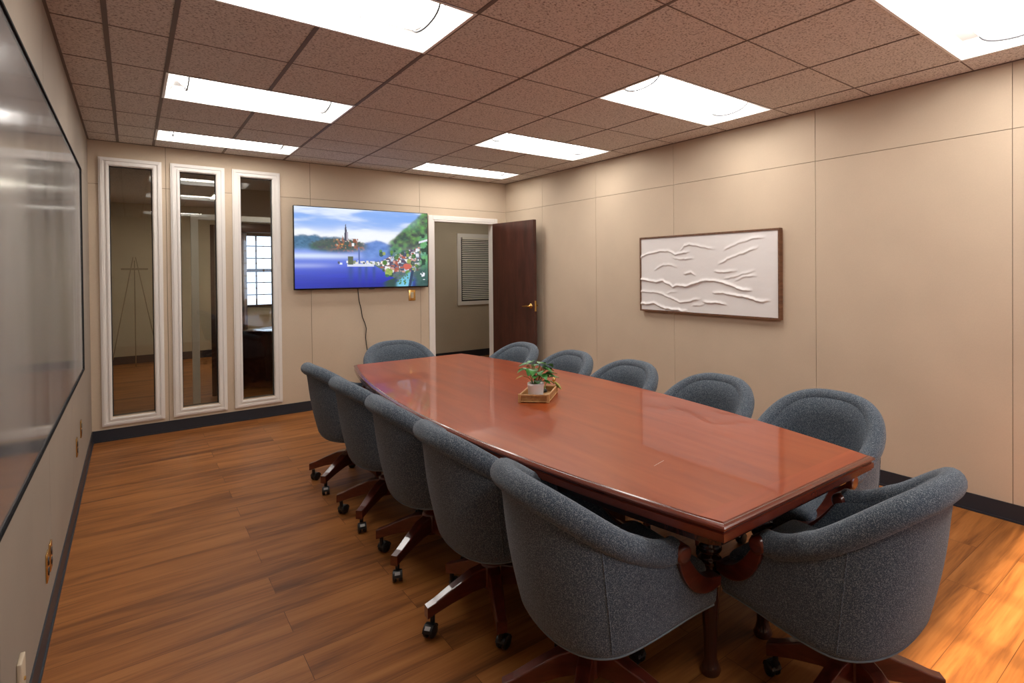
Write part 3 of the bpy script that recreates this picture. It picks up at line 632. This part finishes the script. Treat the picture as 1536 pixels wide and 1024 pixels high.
def make_chair(label):
    t = thing('conference_chair', label, 'chair', (0, 0, 0))
    nrows = 14; rows = []
    svals = [i / NU for i in range(NU + 1)]
    (m_) = MB(); vs = []
    K_ = nrows + 3 + 6
    for s in svals:
        zt = ztop_s(s)
        col = []
        for k in range(3):      # rounded lower edge
            q = k / 3; tt = 0.0; x, y, nx, ny_ = shell_pt(s, tt); ins = 0.030 * (1 - math.sin(q * PI / 2)); col.append((x - nx * ins, y - ny_ * ins, ZB + 0.03 * (1 - math.cos(q * PI / 2))))
        for k in range(nrows):
            z = ZB + 0.03 + (zt - ZB - 0.03) * k / (nrows - 1); tt = (z - ZB) / (0.84 - ZB); x, y, nx, ny_ = shell_pt(s, tt)
            bul = 0.010 * math.sin(PI * min(1, tt / 0.8)); col.append((x + nx * bul, y + ny_ * bul, z))
        for k in range(6):
            z = zt - (zt - 0.36) * k / 5; tt = (z - ZB) / (0.84 - ZB); x, y, nx, ny_ = shell_pt(s, tt, True, 0.0615); col.append((x, y, z))
        vs += col
    n = K_
    fs = [(i * n + j, i * n + j + 1, (i + 1) * n + j + 1, (i + 1) * n + j) for i in range(NU) for j in range(n - 1)]
    m_.add(vs, fs, 0, True)
    m_.add(vs, [tuple(range(n)), tuple(NU * n + j for j in range(n))], 0)
    m_.add([vs[i * n] for i in range(NU + 1)], [tuple(range(NU + 1))], 0)
    m_.add([vs[i * n + n - 1] for i in range(NU + 1)], [tuple(range(NU + 1))], 0)
    m_.build('shell', 'fabric', t)
    # rolled rim
    r_ = MB(); pts = []; rad = []
    for i in range(NU * 2 + 1):
        s = i / (NU * 2); (fx, fy), _ = plan(s, 0.30, -0.28)
        if fx > XA + 0.004: continue
        zt = ztop_s(s); tt = (zt - ZB) / (0.84 - ZB); x, y, nx, ny_ = shell_pt(s, tt)
        pts.append((x - nx * 0.015, y - ny_ * 0.015, zt - 0.004)); rad.append(0.041)
    P2 = [Vector(p) for p in pts]; e0 = (P2[0] - P2[1]).normalized(); e1 = (P2[-1] - P2[-2]).normalized()
    P2 = [P2[0] + e0 * 0.012] + P2 + [P2[-1] + e1 * 0.012]; rad = [0.030] + rad + [0.030]
    r_.tube(P2, rad, 16); r_.build('rolled_rim', 'fabric', t)
    # seams
    for s in (0.30, 0.70):
        q = MB(); pp = []
        for k in range(12):
            z = ZB + 0.03 + (ztop_s(s) - 0.05 - ZB) * k / 11; tt = (z - ZB) / (0.84 - ZB); x, y, nx, ny_ = shell_pt(s, tt); bul = 0.010 * math.sin(PI * min(1, tt / 0.8)) + 0.0005
            pp.append((x + nx * bul, y + ny_ * bul, z))
        q.tube(pp, 0.0028, 6); q.build('seam', 'fabric', t)
    q = MB(); pp = []
    for s in svals:
        x, y, nx, ny_ = shell_pt(s, 0.0); pp.append((x - nx * 0.006, y - ny_ * 0.006, ZB + 0.010))
    q.tube(pp, 0.0035, 6); q.build('piping', 'piping', t)
    # seat cushion, rounded front
    c = MB(); c.rbox(-0.12, 0.362, -0.213, 0.213, 0.375, 0.478, 0.035, 4); c.rbox(0.29, 0.350, -0.200, 0.200, 0.335, 0.42, 0.014, 2); c.box(-0.12, 0.28, -0.20, 0.20, 0.333, 0.375); c.build('seat', 'fabric', t)
    # carved wooden arm fronts: crescent from the end of the roll down to the seat front
    for sy in (-1, 1):
        w_ = MB(); o_ = []; n2 = 18
        for k in range(n2 + 1):
            q_ = k / n2; x = XA + (XF + 0.008 - XA) * (0.10 * q_ + 0.90 * q_ ** 1.25) + 0.004; z = ztop(min(x, XF)) + 0.002 if x <= XF else ztop(XF)
            th_ = 0.014 + 0.027 * math.sin(PI * q_) ** 0.8
            o_.append((x, z, th_))
        vs = []
        y1 = sy * 0.302; y0 = sy * 0.222
        for i, (x, z, th_) in enumerate(o_):
            xa, za, _ = o_[max(0, i - 1)]; xb_, zb_, _ = o_[min(n2, i + 1)]; dx, dz = xb_ - xa, zb_ - za; l = math.hypot(dx, dz) or 1; nx, nz = -dz / l, dx / l
            if nx < 0: nx, nz = -nx, -nz
            k_ = (z - 0.45) / 0.15; off = (-0.016 * (1 - k_) - 0.026 * smooth(XA, XF, x)) * sy
            f_ = (x + nx * 0.012, z + nz * 0.012 + 0.004); b__ = (x - nx * th_, z - nz * th_)
            vs += [(f_[0], y1 + off, f_[1]), (f_[0], y0 + off, f_[1]), (b__[0], y0 + off, b__[1]), (b__[0], y1 + off, b__[1])]
        w_.add(vs, [(i * 4 + j, i * 4 + (j + 1) % 4, (i + 1) * 4 + (j + 1) % 4, (i + 1) * 4 + j) for i in range(n2) for j in range(4)], 0, False); w_.add(vs[:4], [(0, 1, 2, 3)]); w_.add(vs[-4:], [(0, 1, 2, 3)])
        # scroll block where the roll ends
        w_.lathe([(0.020, y0 * 0.96), (0.030, y0), (0.030, y1), (0.022, y1 + sy * 0.004)], (XA + 0.012, 0, 0.592), 18, 0, 'y')
        w_.build('arm_front', 'mahog', t, bevel=0.004)
    MB().box(-0.10, 0.12, -0.08, 0.08, 0.300, 0.336).box(-0.03, 0.03, -0.11, 0.11, 0.305, 0.33).build('tilt_mechanism', 'blackm', t)
    MB().lathe([(0.045, 0.115), (0.050, 0.125), (0.050, 0.215), (0.040, 0.228), (0.020, 0.232), (0.020, 0.25), (0.026, 0.25), (0.026, 0.302)], (0, 0, 0), 20).build('centre_column', 'mahog', t)
    for k in range(5):
        l = MB(); prof = [(0.03, 0.215, 0.125, 0.026), (0.10, 0.205, 0.125, 0.025), (0.19, 0.168, 0.108, 0.023), (0.255, 0.138, 0.090, 0.021), (0.292, 0.126, 0.078, 0.020)]
        vs = []
        for x, zt, zb, hw_ in prof: vs += [(x, -hw_, zt), (x, hw_, zt), (x, hw_, zb), (x, -hw_, zb)]
        l.add(vs, [(i * 4 + j, i * 4 + (j + 1) % 4, (i + 1) * 4 + (j + 1) % 4, (i + 1) * 4 + j) for i in range(len(prof) - 1) for j in range(4)]); l.add(vs[:4], [(0, 1, 2, 3)]); l.add(vs[-4:], [(0, 1, 2, 3)])
        lo = l.build('leg', 'mahog', t, bevel=0.005); lo.rotation_euler = (0, 0, k * 2 * PI / 5)
        cs_ = MB(); r = 0.026
        for sy in (-1, 1): cs_.lathe([(0.008, sy * 0.005), (r - 0.003, sy * 0.005), (r, sy * 0.008), (r, sy * 0.018), (r - 0.004, sy * 0.022), (0.006, sy * 0.023)], (0.014, 0, r), 20, 0, 'y')
        for j in range(7):
            a0, a1 = PI * (0.02 + j / 7 * 0.9), PI * (0.02 + (j + 1) / 7 * 0.9); R2 = r + 0.003
            cs_.add([(0.014 + R2 * math.cos(a_), y_, r + R2 * math.sin(a_)) for a_ in (a0, a1) for y_ in (-0.020, 0.020)] + [(0.014 + (R2 - .004) * math.cos(a_), y_, r + (R2 - .004) * math.sin(a_)) for a_ in (a0, a1) for y_ in (-0.020, 0.020)], [(0, 1, 3, 2), (4, 6, 7, 5), (0, 2, 6, 4), (1, 5, 7, 3)])
        cs_.lathe([(0.010, 0.05), (0.010, 0.080)], (-0.004, 0, 0), 12); cs_.box(-0.012, 0.006, -0.005, 0.005, 0.02, 0.052)
        cs_.add([(0.014 + (r + .004) * math.cos(a_), y_, r + (r + .004) * math.sin(a_)) for a_ in (PI * .32, PI * .16) for y_ in (-0.012, 0.012)] , [(0, 1, 3, 2)], 1)
        co = cs_.build('caster', ['black', 'tape'], lo); co.location = (0.268, 0, 0); co.rotation_euler = (0, 0, (0.7, 2.4, -0.5, 1.5, -2.0)[k])
    return t
def dup(root, label):
    r = root.copy(); C.objects.link(r); r['label'] = label
    for ch in list(root.children):
        c = ch.copy(); C.objects.link(c); c.parent = r
        for g in ch.children: d = g.copy(); C.objects.link(d); d.parent = c
    return r
def setphase(t, rz, ph):
    k = 0
    for ch in t.children:
        if ch.name.split('.')[0] == 'leg': ch.rotation_euler = (0, 0, ph - rz + k * 2 * PI / 5); k += 1
Rd = math.radians
CH = [  # x, y, facing, base phase (world), label
    (1.470, 1.270, Rd(2), Rd(180 + 36), 'blue-grey tub chair on casters, left side of the table, nearest the television wall'),
    (1.470, 0.560, Rd(0), Rd(180 + 40), 'blue-grey tub chair on casters, second from the far end on the left side'),
    (1.468, -0.120, Rd(-2), Rd(180 + 30), 'blue-grey tub chair on casters, middle one of the five on the left side'),
    (1.462, -0.775, Rd(-2), Rd(176), 'blue-grey tub chair on the left side directly behind the front-left chair, legs fully visible'),
    (1.448, -1.465, Rd(-7), Rd(150), 'large front-left blue-grey tub chair turned side-on at the near table corner'),
    (2.620, 1.190, Rd(180), Rd(20), 'blue-grey tub chair on the right side in front of the dark open door'),
    (2.640, 0.490, Rd(180), Rd(0), 'blue-grey tub chair on the right side, just behind the small potted plant'),
    (2.650, -0.170, Rd(180), Rd(30), 'blue-grey tub chair, middle one of the five against the right wall side'),
    (2.660, -0.890, Rd(180), Rd(10), 'blue-grey tub chair on the right side, second from the near end, below the white artwork'),
    (2.718, -1.555, Rd(180), Rd(25), 'blue-grey tub chair on the right side at the near table corner, largest of that row'),
    (2.085, 1.905, Rd(-90), Rd(0), 'blue-grey tub chair at the far head of the table under the television'),
    (2.092, -2.068, Rd(89), Rd(-42), 'blue-grey tub chair at the near head of the table, back towards the viewer'),
]
c0 = None
for i, (x, y, rz, ph, lab) in enumerate(CH):
    c = make_chair(lab) if c0 is None else dup(c0, lab)
    if c0 is None: c0 = c
    c.location = (x, y, 0); c.rotation_euler = (0, 0, rz); c['group'] = 'blue-grey tub chairs around the table'; setphase(c, rz, ph)

# ------------------------------------------------------------------ tray and plant on the table
TT = 0.7602
ty = thing('wooden_tray', 'small open bamboo tray on the table holding a potted plant', 'tray', (2.035, -0.285, TT), Rd(44))
TLx, TWy = 0.125, 0.080
m = MB(); m.box(-TLx + .006, TLx - .006, -TWy + .006, TWy - .006, 0.004, 0.010); m.build('tray_base', 'bamboo', ty)
m = MB()
for s_ in (-1, 1):
    m.box(-TLx, TLx, s_ * TWy - 0.004, s_ * TWy + 0.004, 0.036, 0.044);  m.box(-TLx, TLx, s_ * TWy - 0.0045, s_ * TWy + 0.0045, 0.003, 0.009)
    m.box(s_ * TLx - 0.004, s_ * TLx + 0.004, -TWy, TWy, 0.036, 0.044);  m.box(s_ * TLx - 0.0045, s_ * TLx + 0.0045, -TWy, TWy, 0.003, 0.009)
    for s2 in (-1, 1): m.box(s_ * TLx - 0.007, s_ * TLx + 0.007, s2 * TWy - 0.007, s2 * TWy + 0.007, 0, 0.047)
m.build('tray_rail', 'bamboo', ty, bevel=0.001)
for s_ in (-1, 1):
    MB().box(-TLx + .006, TLx - .006, s_ * TWy - 0.0015, s_ * TWy + 0.0015, 0.009, 0.036).build('tray_side', 'bambood', ty); MB().box(s_ * TLx - 0.0015, s_ * TLx + 0.0015, -TWy + .006, TWy - .006, 0.009, 0.036).build('tray_side', 'bambood', ty)
def leafmesh(mb, base_, d, L, Wd, droop=0.4, cup=0.25, heart=True, mi=0):
    d = Vector(d).normalized(); side = d.cross(Vector((0, 0, 1)))
    if side.length < 0.1: side = Vector((1, 0, 0))
    side.normalize(); up = side.cross(d).normalized(); n = 8; vs = []
    for i in range(n + 1):
        q = i / n; wq = Wd * (math.sin(PI * q ** 0.62) ** 0.85 if q < 1 else 0) * (1 if q > 0 else 0.0)
        cpt = Vector(base_) + d * (L * (q - (0.06 if heart else 0))) - Vector((0, 0, 1)) * droop * L * q * q
        for j in (-1, -0.5, 0, 0.5, 1): vs.append(cpt + side * wq * j + up * cup * wq * abs(j))
    nb = len(vs); vs += [v - up * 0.0006 for v in vs]
    fs = [(i * 5 + j, i * 5 + j + 1, (i + 1) * 5 + j + 1, (i + 1) * 5 + j) for i in range(n) for j in range(4)]
    mb.add(vs, fs + [tuple(nb + k for k in reversed(f_)) for f_ in fs], mi, True)
def plant(loc, name, label, pr, ph_, leaves, potm='pot', trailing=True, seed=1):
    rnd = random.Random(seed); t = thing(name, label, 'plant', loc)
    MB().lathe([(pr * 0.84, 0), (pr * 0.88, 0.003), (pr * 0.99, ph_ * 0.85), (pr, ph_ * 0.86), (pr, ph_), (pr - 0.004, ph_), (pr - 0.005, ph_ - 0.012), (0.002, ph_ - 0.012)], (0, 0, 0), 28, cap=False).build('pot', potm, t)
    MB().lathe([(pr - 0.004, ph_ - 0.011), (0.001, ph_ - 0.006)], (0, 0, 0), 20, cap=False).build('soil', 'soil', t)
    for (az, el, sl, L, Wd, yel) in leaves:
        a_ = Rd(az); e_ = Rd(el); tip = Vector((math.cos(a_) * math.cos(e_), math.sin(a_) * math.cos(e_), math.sin(e_))) * sl + Vector((0, 0, ph_ - 0.01))
        b0 = Vector((0.3 * pr * math.cos(a_), 0.3 * pr * math.sin(a_), ph_ - 0.012)); mid = (b0 + tip) / 2 + Vector((0, 0, 0.18 * sl))
        lf = MB(); lf.tube([b0, (b0 + mid) / 2 + Vector((0, 0, .05 * sl)), mid, tip], 0.0016, 6, 1)
        leafmesh(lf, tip, (math.cos(a_ + rnd.uniform(-.4, .4)), math.sin(a_ + rnd.uniform(-.4, .4)), rnd.uniform(-.15, .25)), L, Wd, rnd.uniform(.2, .5))
        lf.build('leaf', ['leafy' if yel else 'leaf', 'stem'], t)
    return t
lv = [(210, 75, .09, .07, .034, 0), (330, 70, .10, .07, .036, 0), (260, 68, .08, .07, .034, 0), (80, 80, .10, .07, .034, 0), (355, 60, .12, .07, .036, 0), (15, 38, .11, .06, .03, 0), (240, 48, .08, .06, .03, 0), (310, 45, .08, .065, .032, 0), (225, 62, .10, .055, .024, 0), (180, 35, .10, .045, .014, 1), (150, 70, .12, .06, .028, 0), (270, 50, .08, .06, .027, 0), (300, 60, .10, .06, .028, 0), (330, 40, .09, .065, .028, 0), (0, 50, .10, .065, .030, 0), (30, 65, .12, .06, .028, 0), (60, 50, .10, .06, .028, 0),
      (90, 70, .13, .055, .026, 0), (120, 50, .10, .055, .026, 0), (200, 80, .13, .05, .024, 0), (315, 78, .12, .055, .026, 0), (345, 22, .09, .06, .026, 0), (250, 30, .06, .05, .022, 0), (20, 25, .10, .05, .02, 0), (290, 25, .055, .05, .024, 0), (170, 55, .11, .05, .022, 0)]
plant((1.985, -0.330, TT + 0.0101), 'potted_pothos', 'white pot with bushy green pothos standing in the tray on the table', 0.046, 0.088, lv, seed=3)
dp = thing('tray_ornament', 'small artificial sprig with golden tips drooping over the right end of the tray', 'ornament', (2.105, -0.235, TT + 0.0101), 0)
MB().tube([(0, 0, 0.004), (0.02, 0.01, 0.05), (0.045, -0.005, 0.062), (0.06, -0.02, 0.045)], 0.003, 6).build('stem', 'stem', dp)
l = MB()
for k in range(5): leafmesh(l, (0.058 + .004 * k, -0.02 - 0.003 * k, 0.062 - 0.004 * k), (0.3, -0.6 - .1 * k, -1.0), 0.045, 0.008, 0.1)
l.build('drooping_leaf', 'leafy', dp)
l = MB(); l.lathe([(0.003, 0), (0.010, 0.012), (0.008, 0.024), (0.002, 0.03)], (0.062, -0.012, 0.052), 10); l.build('golden_tip', 'brass', dp)
l = MB()
for k in range(7): a_ = k * 0.9; l.lathe([(0.003, 0.0), (0.011, 0.006), (0.010, 0.014), (0.003, 0.020)], (-0.005 + 0.02 * math.cos(a_), 0.012 + 0.02 * math.sin(a_), 0.0), 9)
l.build('dark_pebbles', 'black', dp)

# corner plant on a low stand, behind the far chair
sd = thing('plant_stand', 'low dark wooden stand against the wall, mostly hidden behind the far chair', 'stand', (2.46, 3.42, 0))
MB().rbox(-0.17, 0.17, -0.17, 0.17, 0.38, 0.41, 0.006, 2).build('stand_top', 'mahogd', sd)
for sx in (-1, 1):
    for sy in (-1, 1): MB().box(sx * 0.14 - 0.014, sx * 0.14 + 0.014, sy * 0.14 - 0.014, sy * 0.14 + 0.014, 0, 0.382).build('leg', 'mahogd', sd)
lv2 = [(a_, e_, .14 + .03 * (k % 3), .085, .026, 0) for k, (a_, e_) in enumerate([(0, 60), (40, 70), (80, 55), (120, 65), (160, 50), (200, 60), (240, 70), (280, 55), (320, 65), (20, 40), (100, 82), (190, 40), (260, 85), (345, 48)])]
plant((2.46, 3.42, 0.4101), 'potted_houseplant', 'dark green leafy houseplant showing just above the far chair', 0.06, 0.11, lv2, 'black', seed=8)

# ------------------------------------------------------------------ front wall window (behind the viewer, lets the sun in)
fw = bpy.data.objects.new('window_4', None); C.objects.link(fw); struct(fw)
m = MB(); frame_boxes(m, 'y', FWX0, FWX1, FWZ0, FWZ1, FY - 0.08, FY + 0.01, 0.05)
for k in range(1, 4): x = FWX0 + (FWX1 - FWX0) * k / 4; m.box(x - 0.014, x + 0.014, FY - 0.05, FY - 0.03, FWZ0 + 0.05, FWZ1 - 0.05)
for k in range(1, 5): z = FWZ0 + (FWZ1 - FWZ0) * k / 5; m.box(FWX0 + .05, FWX1 - .05, FY - 0.05, FY - 0.03, z - 0.014, z + 0.014)
m.build('window_frame', 'white', fw)

# ------------------------------------------------------------------ neighbouring office seen through the tall windows
struct(MB().box(-0.1, 0.0, B + 0.1, 9.4, 0, H + 0.25).build('wall_office_left', 'wall_dim'))
OWX0, OWX1, OWZ0, OWZ1, OY = 1.78, 2.62, 0.86, 2.22, 9.2
m = MB()
for (a_, b_, c_, d_) in ((0, OWX0, 0, H + .25), (OWX1, 3.0, 0, H + .25), (OWX0, OWX1, 0, OWZ0), (OWX0, OWX1, OWZ1, H + .25)): m.box(a_, b_, OY, OY + 0.12, c_, d_)
struct(m.build('wall_office_far', 'wall_dim'))
struct(MB().box(2.94, 3.04, B + 0.1, 9.4, 0, H + 0.25).build('wall_office_right', 'wall_dim'))
struct(MB().box(0, 2.94, B + 0.1, OY, H, H + 0.02).build('ceiling_office', 'tile'))
struct(MB().box(0.006, 2.94, OY - 0.006, OY, 0, 0.13).box(0, 0.006, B + 0.1, OY, 0, 0.13).build('baseboard_office', 'rubber'))
ow = bpy.data.objects.new('window_5', None); C.objects.link(ow); struct(ow)
m = MB(); frame_boxes(m, 'y', OWX0, OWX1, OWZ0, OWZ1, OY - 0.02, OY + 0.1, 0.04)
for k in range(1, 3): x = OWX0 + (OWX1 - OWX0) * k / 3; m.box(x - 0.012, x + 0.012, OY + 0.02, OY + 0.04, OWZ0 + .04, OWZ1 - .04)
for k in range(1, 6): z = OWZ0 + (OWZ1 - OWZ0) * k / 6; m.box(OWX0 + .04, OWX1 - .04, OY + 0.02, OY + 0.04, z - (0.03 if k == 3 else 0.010), z + (0.03 if k == 3 else 0.010))
m.build('window_frame', 'door', ow)
m = MB(); npl = 26; vs = []
for i in range(npl + 1):
    x = 1.60 + 0.30 * i / npl; y = OY - 0.07 + 0.02 * math.cos(i * 1.5); vs += [(x, y, 0.45), (x, y, 2.235)]
m.add(vs, [(2 * i, 2 * i + 1, 2 * i + 3, 2 * i + 2) for i in range(npl)], 0, True)
co = m.build('curtain', 'curtain'); md = co.modifiers.new('s', 'SOLIDIFY'); md.thickness = 0.003
tag(co, 'pale pleated curtain beside the bright window seen through the right tall pane', 'curtain')
vl = MB().rbox(1.55, 2.75, OY - 0.16, OY - 0.001, 2.24, 2.40, 0.01, 2).build('valance', 'door'); tag(vl, 'dark wood valance above the far office window', 'valance')
# desk
dk = thing('office_desk', 'dark cherry desk with solid front seen through the right tall pane', 'desk', (1.33, 5.50, 0), Rd(-42.5))
MB().rbox(-0.02, 1.3, -0.02, 0.72, 0.71, 0.745, 0.005, 2).build('desk_top', 'mahogd', dk)
MB().box(0.0, 1.28, 0.0, 0.025, 0.03, 0.71).build('front_panel', 'door', dk)
for x0 in (0.0, 1.255): MB().box(x0, x0 + 0.025, 0.025, 0.70, 0, 0.71).build('side_panel', 'door', dk)
oc = thing('office_chair', 'brown leather chair with rounded back behind the office desk', 'chair', (2.18, 7.0, 0), Rd(20))
MB().rbox(-0.28, 0.28, -0.04, 0.04, 0.52, 0.98, 0.038, 5).build('backrest', 'leather', oc)
MB().rbox(-0.27, 0.27, -0.50, 0.0, 0.42, 0.52, 0.03, 3).build('seat', 'leather', oc)
MB().lathe([(0.26, 0.0), (0.26, 0.03), (0.05, 0.07), (0.03, 0.10), (0.03, 0.42)], (0, -0.22, 0), 20).build('pedestal', 'black', oc)
tp = thing('desk_phone', 'small black telephone on the office desk edge', 'telephone', (1.83, 5.40, 0.7451), Rd(-42.5))
MB().rbox(-0.09, 0.09, -0.08, 0.08, 0, 0.045, 0.008, 2).build('phone_base', 'black', tp); MB().rbox(-0.085, -0.04, -0.09, 0.09, 0.045, 0.08, 0.012, 2).build('handset', 'black', tp)
# partition stub with white casing and a dark door
st = MB().box(0.800, 0.868, 4.93, 4.99, 0, 2.165).box(0.868, 1.75, 4.93, 4.99, 2.105, 2.165)
tag(st.build('door_casing', 'white'), 'slim white door casing standing in the office behind the middle tall pane', 'door casing')
od = thing('office_door', 'dark brown door with a brass knob seen through the middle tall pane', 'door', (1.02, 5.20, 0), Rd(62))
MB().box(0, 0.80, -0.02, 0.02, 0.01, 2.07).build('door_leaf', 'door', od)
MB().lathe([(0.012, -0.02), (0.012, -0.05), (0.028, -0.056), (0.030, -0.072), (0.018, -0.085)], (0.08, 0, 1.02), 16, 0, 'y').build('door_knob', 'brass', od)
# easel
ez = thing('easel', 'thin tripod easel standing dimly in the office behind the left tall pane', 'easel', (0.32, 8.3, 0))
for a_ in (-0.30, 0.30): MB().tube([(a_, 0, 0), (a_ * 0.05, 0.12, 1.75)], 0.007, 6).build('leg', 'easelw', ez)
MB().tube([(0, 0.5, 0), (0, 0.12, 1.70)], 0.007, 6).build('leg', 'easelw', ez)
MB().box(-0.16, 0.16, 0.06, 0.09, 1.55, 1.58).build('crossbar', 'easelw', ez)
struct(MB().box(1.30, 2.94, 6.3, 6.4, 2.27, H).box(1.30, 2.94, 6.285, 6.3, 2.27, 2.31).build('wall_office_soffit', 'wall_dim'))
# fill lamps added to brighten the office and the hall
def fill_lamp(x, y, z, sx, sy, e, label, name='ceiling_light'):
    t = thing(name, label, 'light fixture', (x, y, z)); MB().box(-sx, sx, -sy, sy, -0.03, 0).build('frame', 'fixw', t)
    MB().box(-sx + .02, sx - .02, -sy + .02, sy - .02, -0.034, -0.030).build('diffuser', plain('fill_diffuser', (0.8, 0.8, 0.8), 0.5, emit=(1, 0.93, 0.82), es=e), t)
fill_lamp(1.5, 7.2, H, 0.3, 0.3, 26.0, 'added fill lamp on the ceiling of the neighbouring office')

fill_lamp(1.6, 4.35, H, 0.25, 0.25, 9.0, 'fill lamp added in the office close behind the tall windows')  # added to light the white casing from the near side

# ------------------------------------------------------------------ hall beyond the open door
HY = 5.95
struct(MB().box(3.04, 6.4, HY, HY + 0.1, 0, H + 0.25).build('wall_hall_far', 'wall_dim'))
struct(MB().box(6.4, 6.5, B, HY + 0.1, 0, H + 0.25).build('wall_hall_right', 'wall_dim'))
struct(MB().box(W + 0.1, 6.4, B, B + 0.1, 0, H + 0.25).build('wall_hall_near', 'wall_dim'))
struct(MB().box(3.04, 6.4, B + 0.1, HY, H, H + 0.02).build('ceiling_hall', 'tile'))
struct(MB().box(3.04, 6.4, HY - 0.006, HY, 0, 0.12).build('baseboard_hall', 'rubber'))
hw_ = bpy.data.objects.new('window_6', None); C.objects.link(hw_); struct(hw_)
m = MB(); frame_boxes(m, 'y', 4.52, 5.55, 0.91, 2.14, HY - 0.025, HY, 0.065); m.build('window_frame', 'white', hw_)
MB().box(4.585, 5.485, HY - 0.006, HY - 0.002, 0.975, 2.075).build('window_pane', 'dark', hw_)
bl = thing('window_blind', 'horizontal slatted blind in the hall window beyond the open door', 'blind', (4.60, HY - 0.03, 0))
MB().box(0, 0.87, -0.02, 0.02, 2.04, 2.072).build('head_rail', 'blind', bl)
for k in range(32):
    z = 2.02 - k * 0.0325; m = MB(); vs = [(0, -0.012, z - 0.009), (0.87, -0.012, z - 0.009), (0.87, 0.012, z + 0.009), (0, 0.012, z + 0.009)]
    m.add(vs + [(a_, b_, c_ + 0.0015) for a_, b_, c_ in vs], [(0, 1, 2, 3), (7, 6, 5, 4), (0, 4, 5, 1), (1, 5, 6, 2), (2, 6, 7, 3), (3, 7, 4, 0)]); m.build('slat', 'blind', bl)
fill_lamp(4.4, 4.9, H, 0.3, 0.3, 10.0, 'added fill lamp on the hall ceiling beyond the open door')  # added fill for the hall walls, no fixture seen there
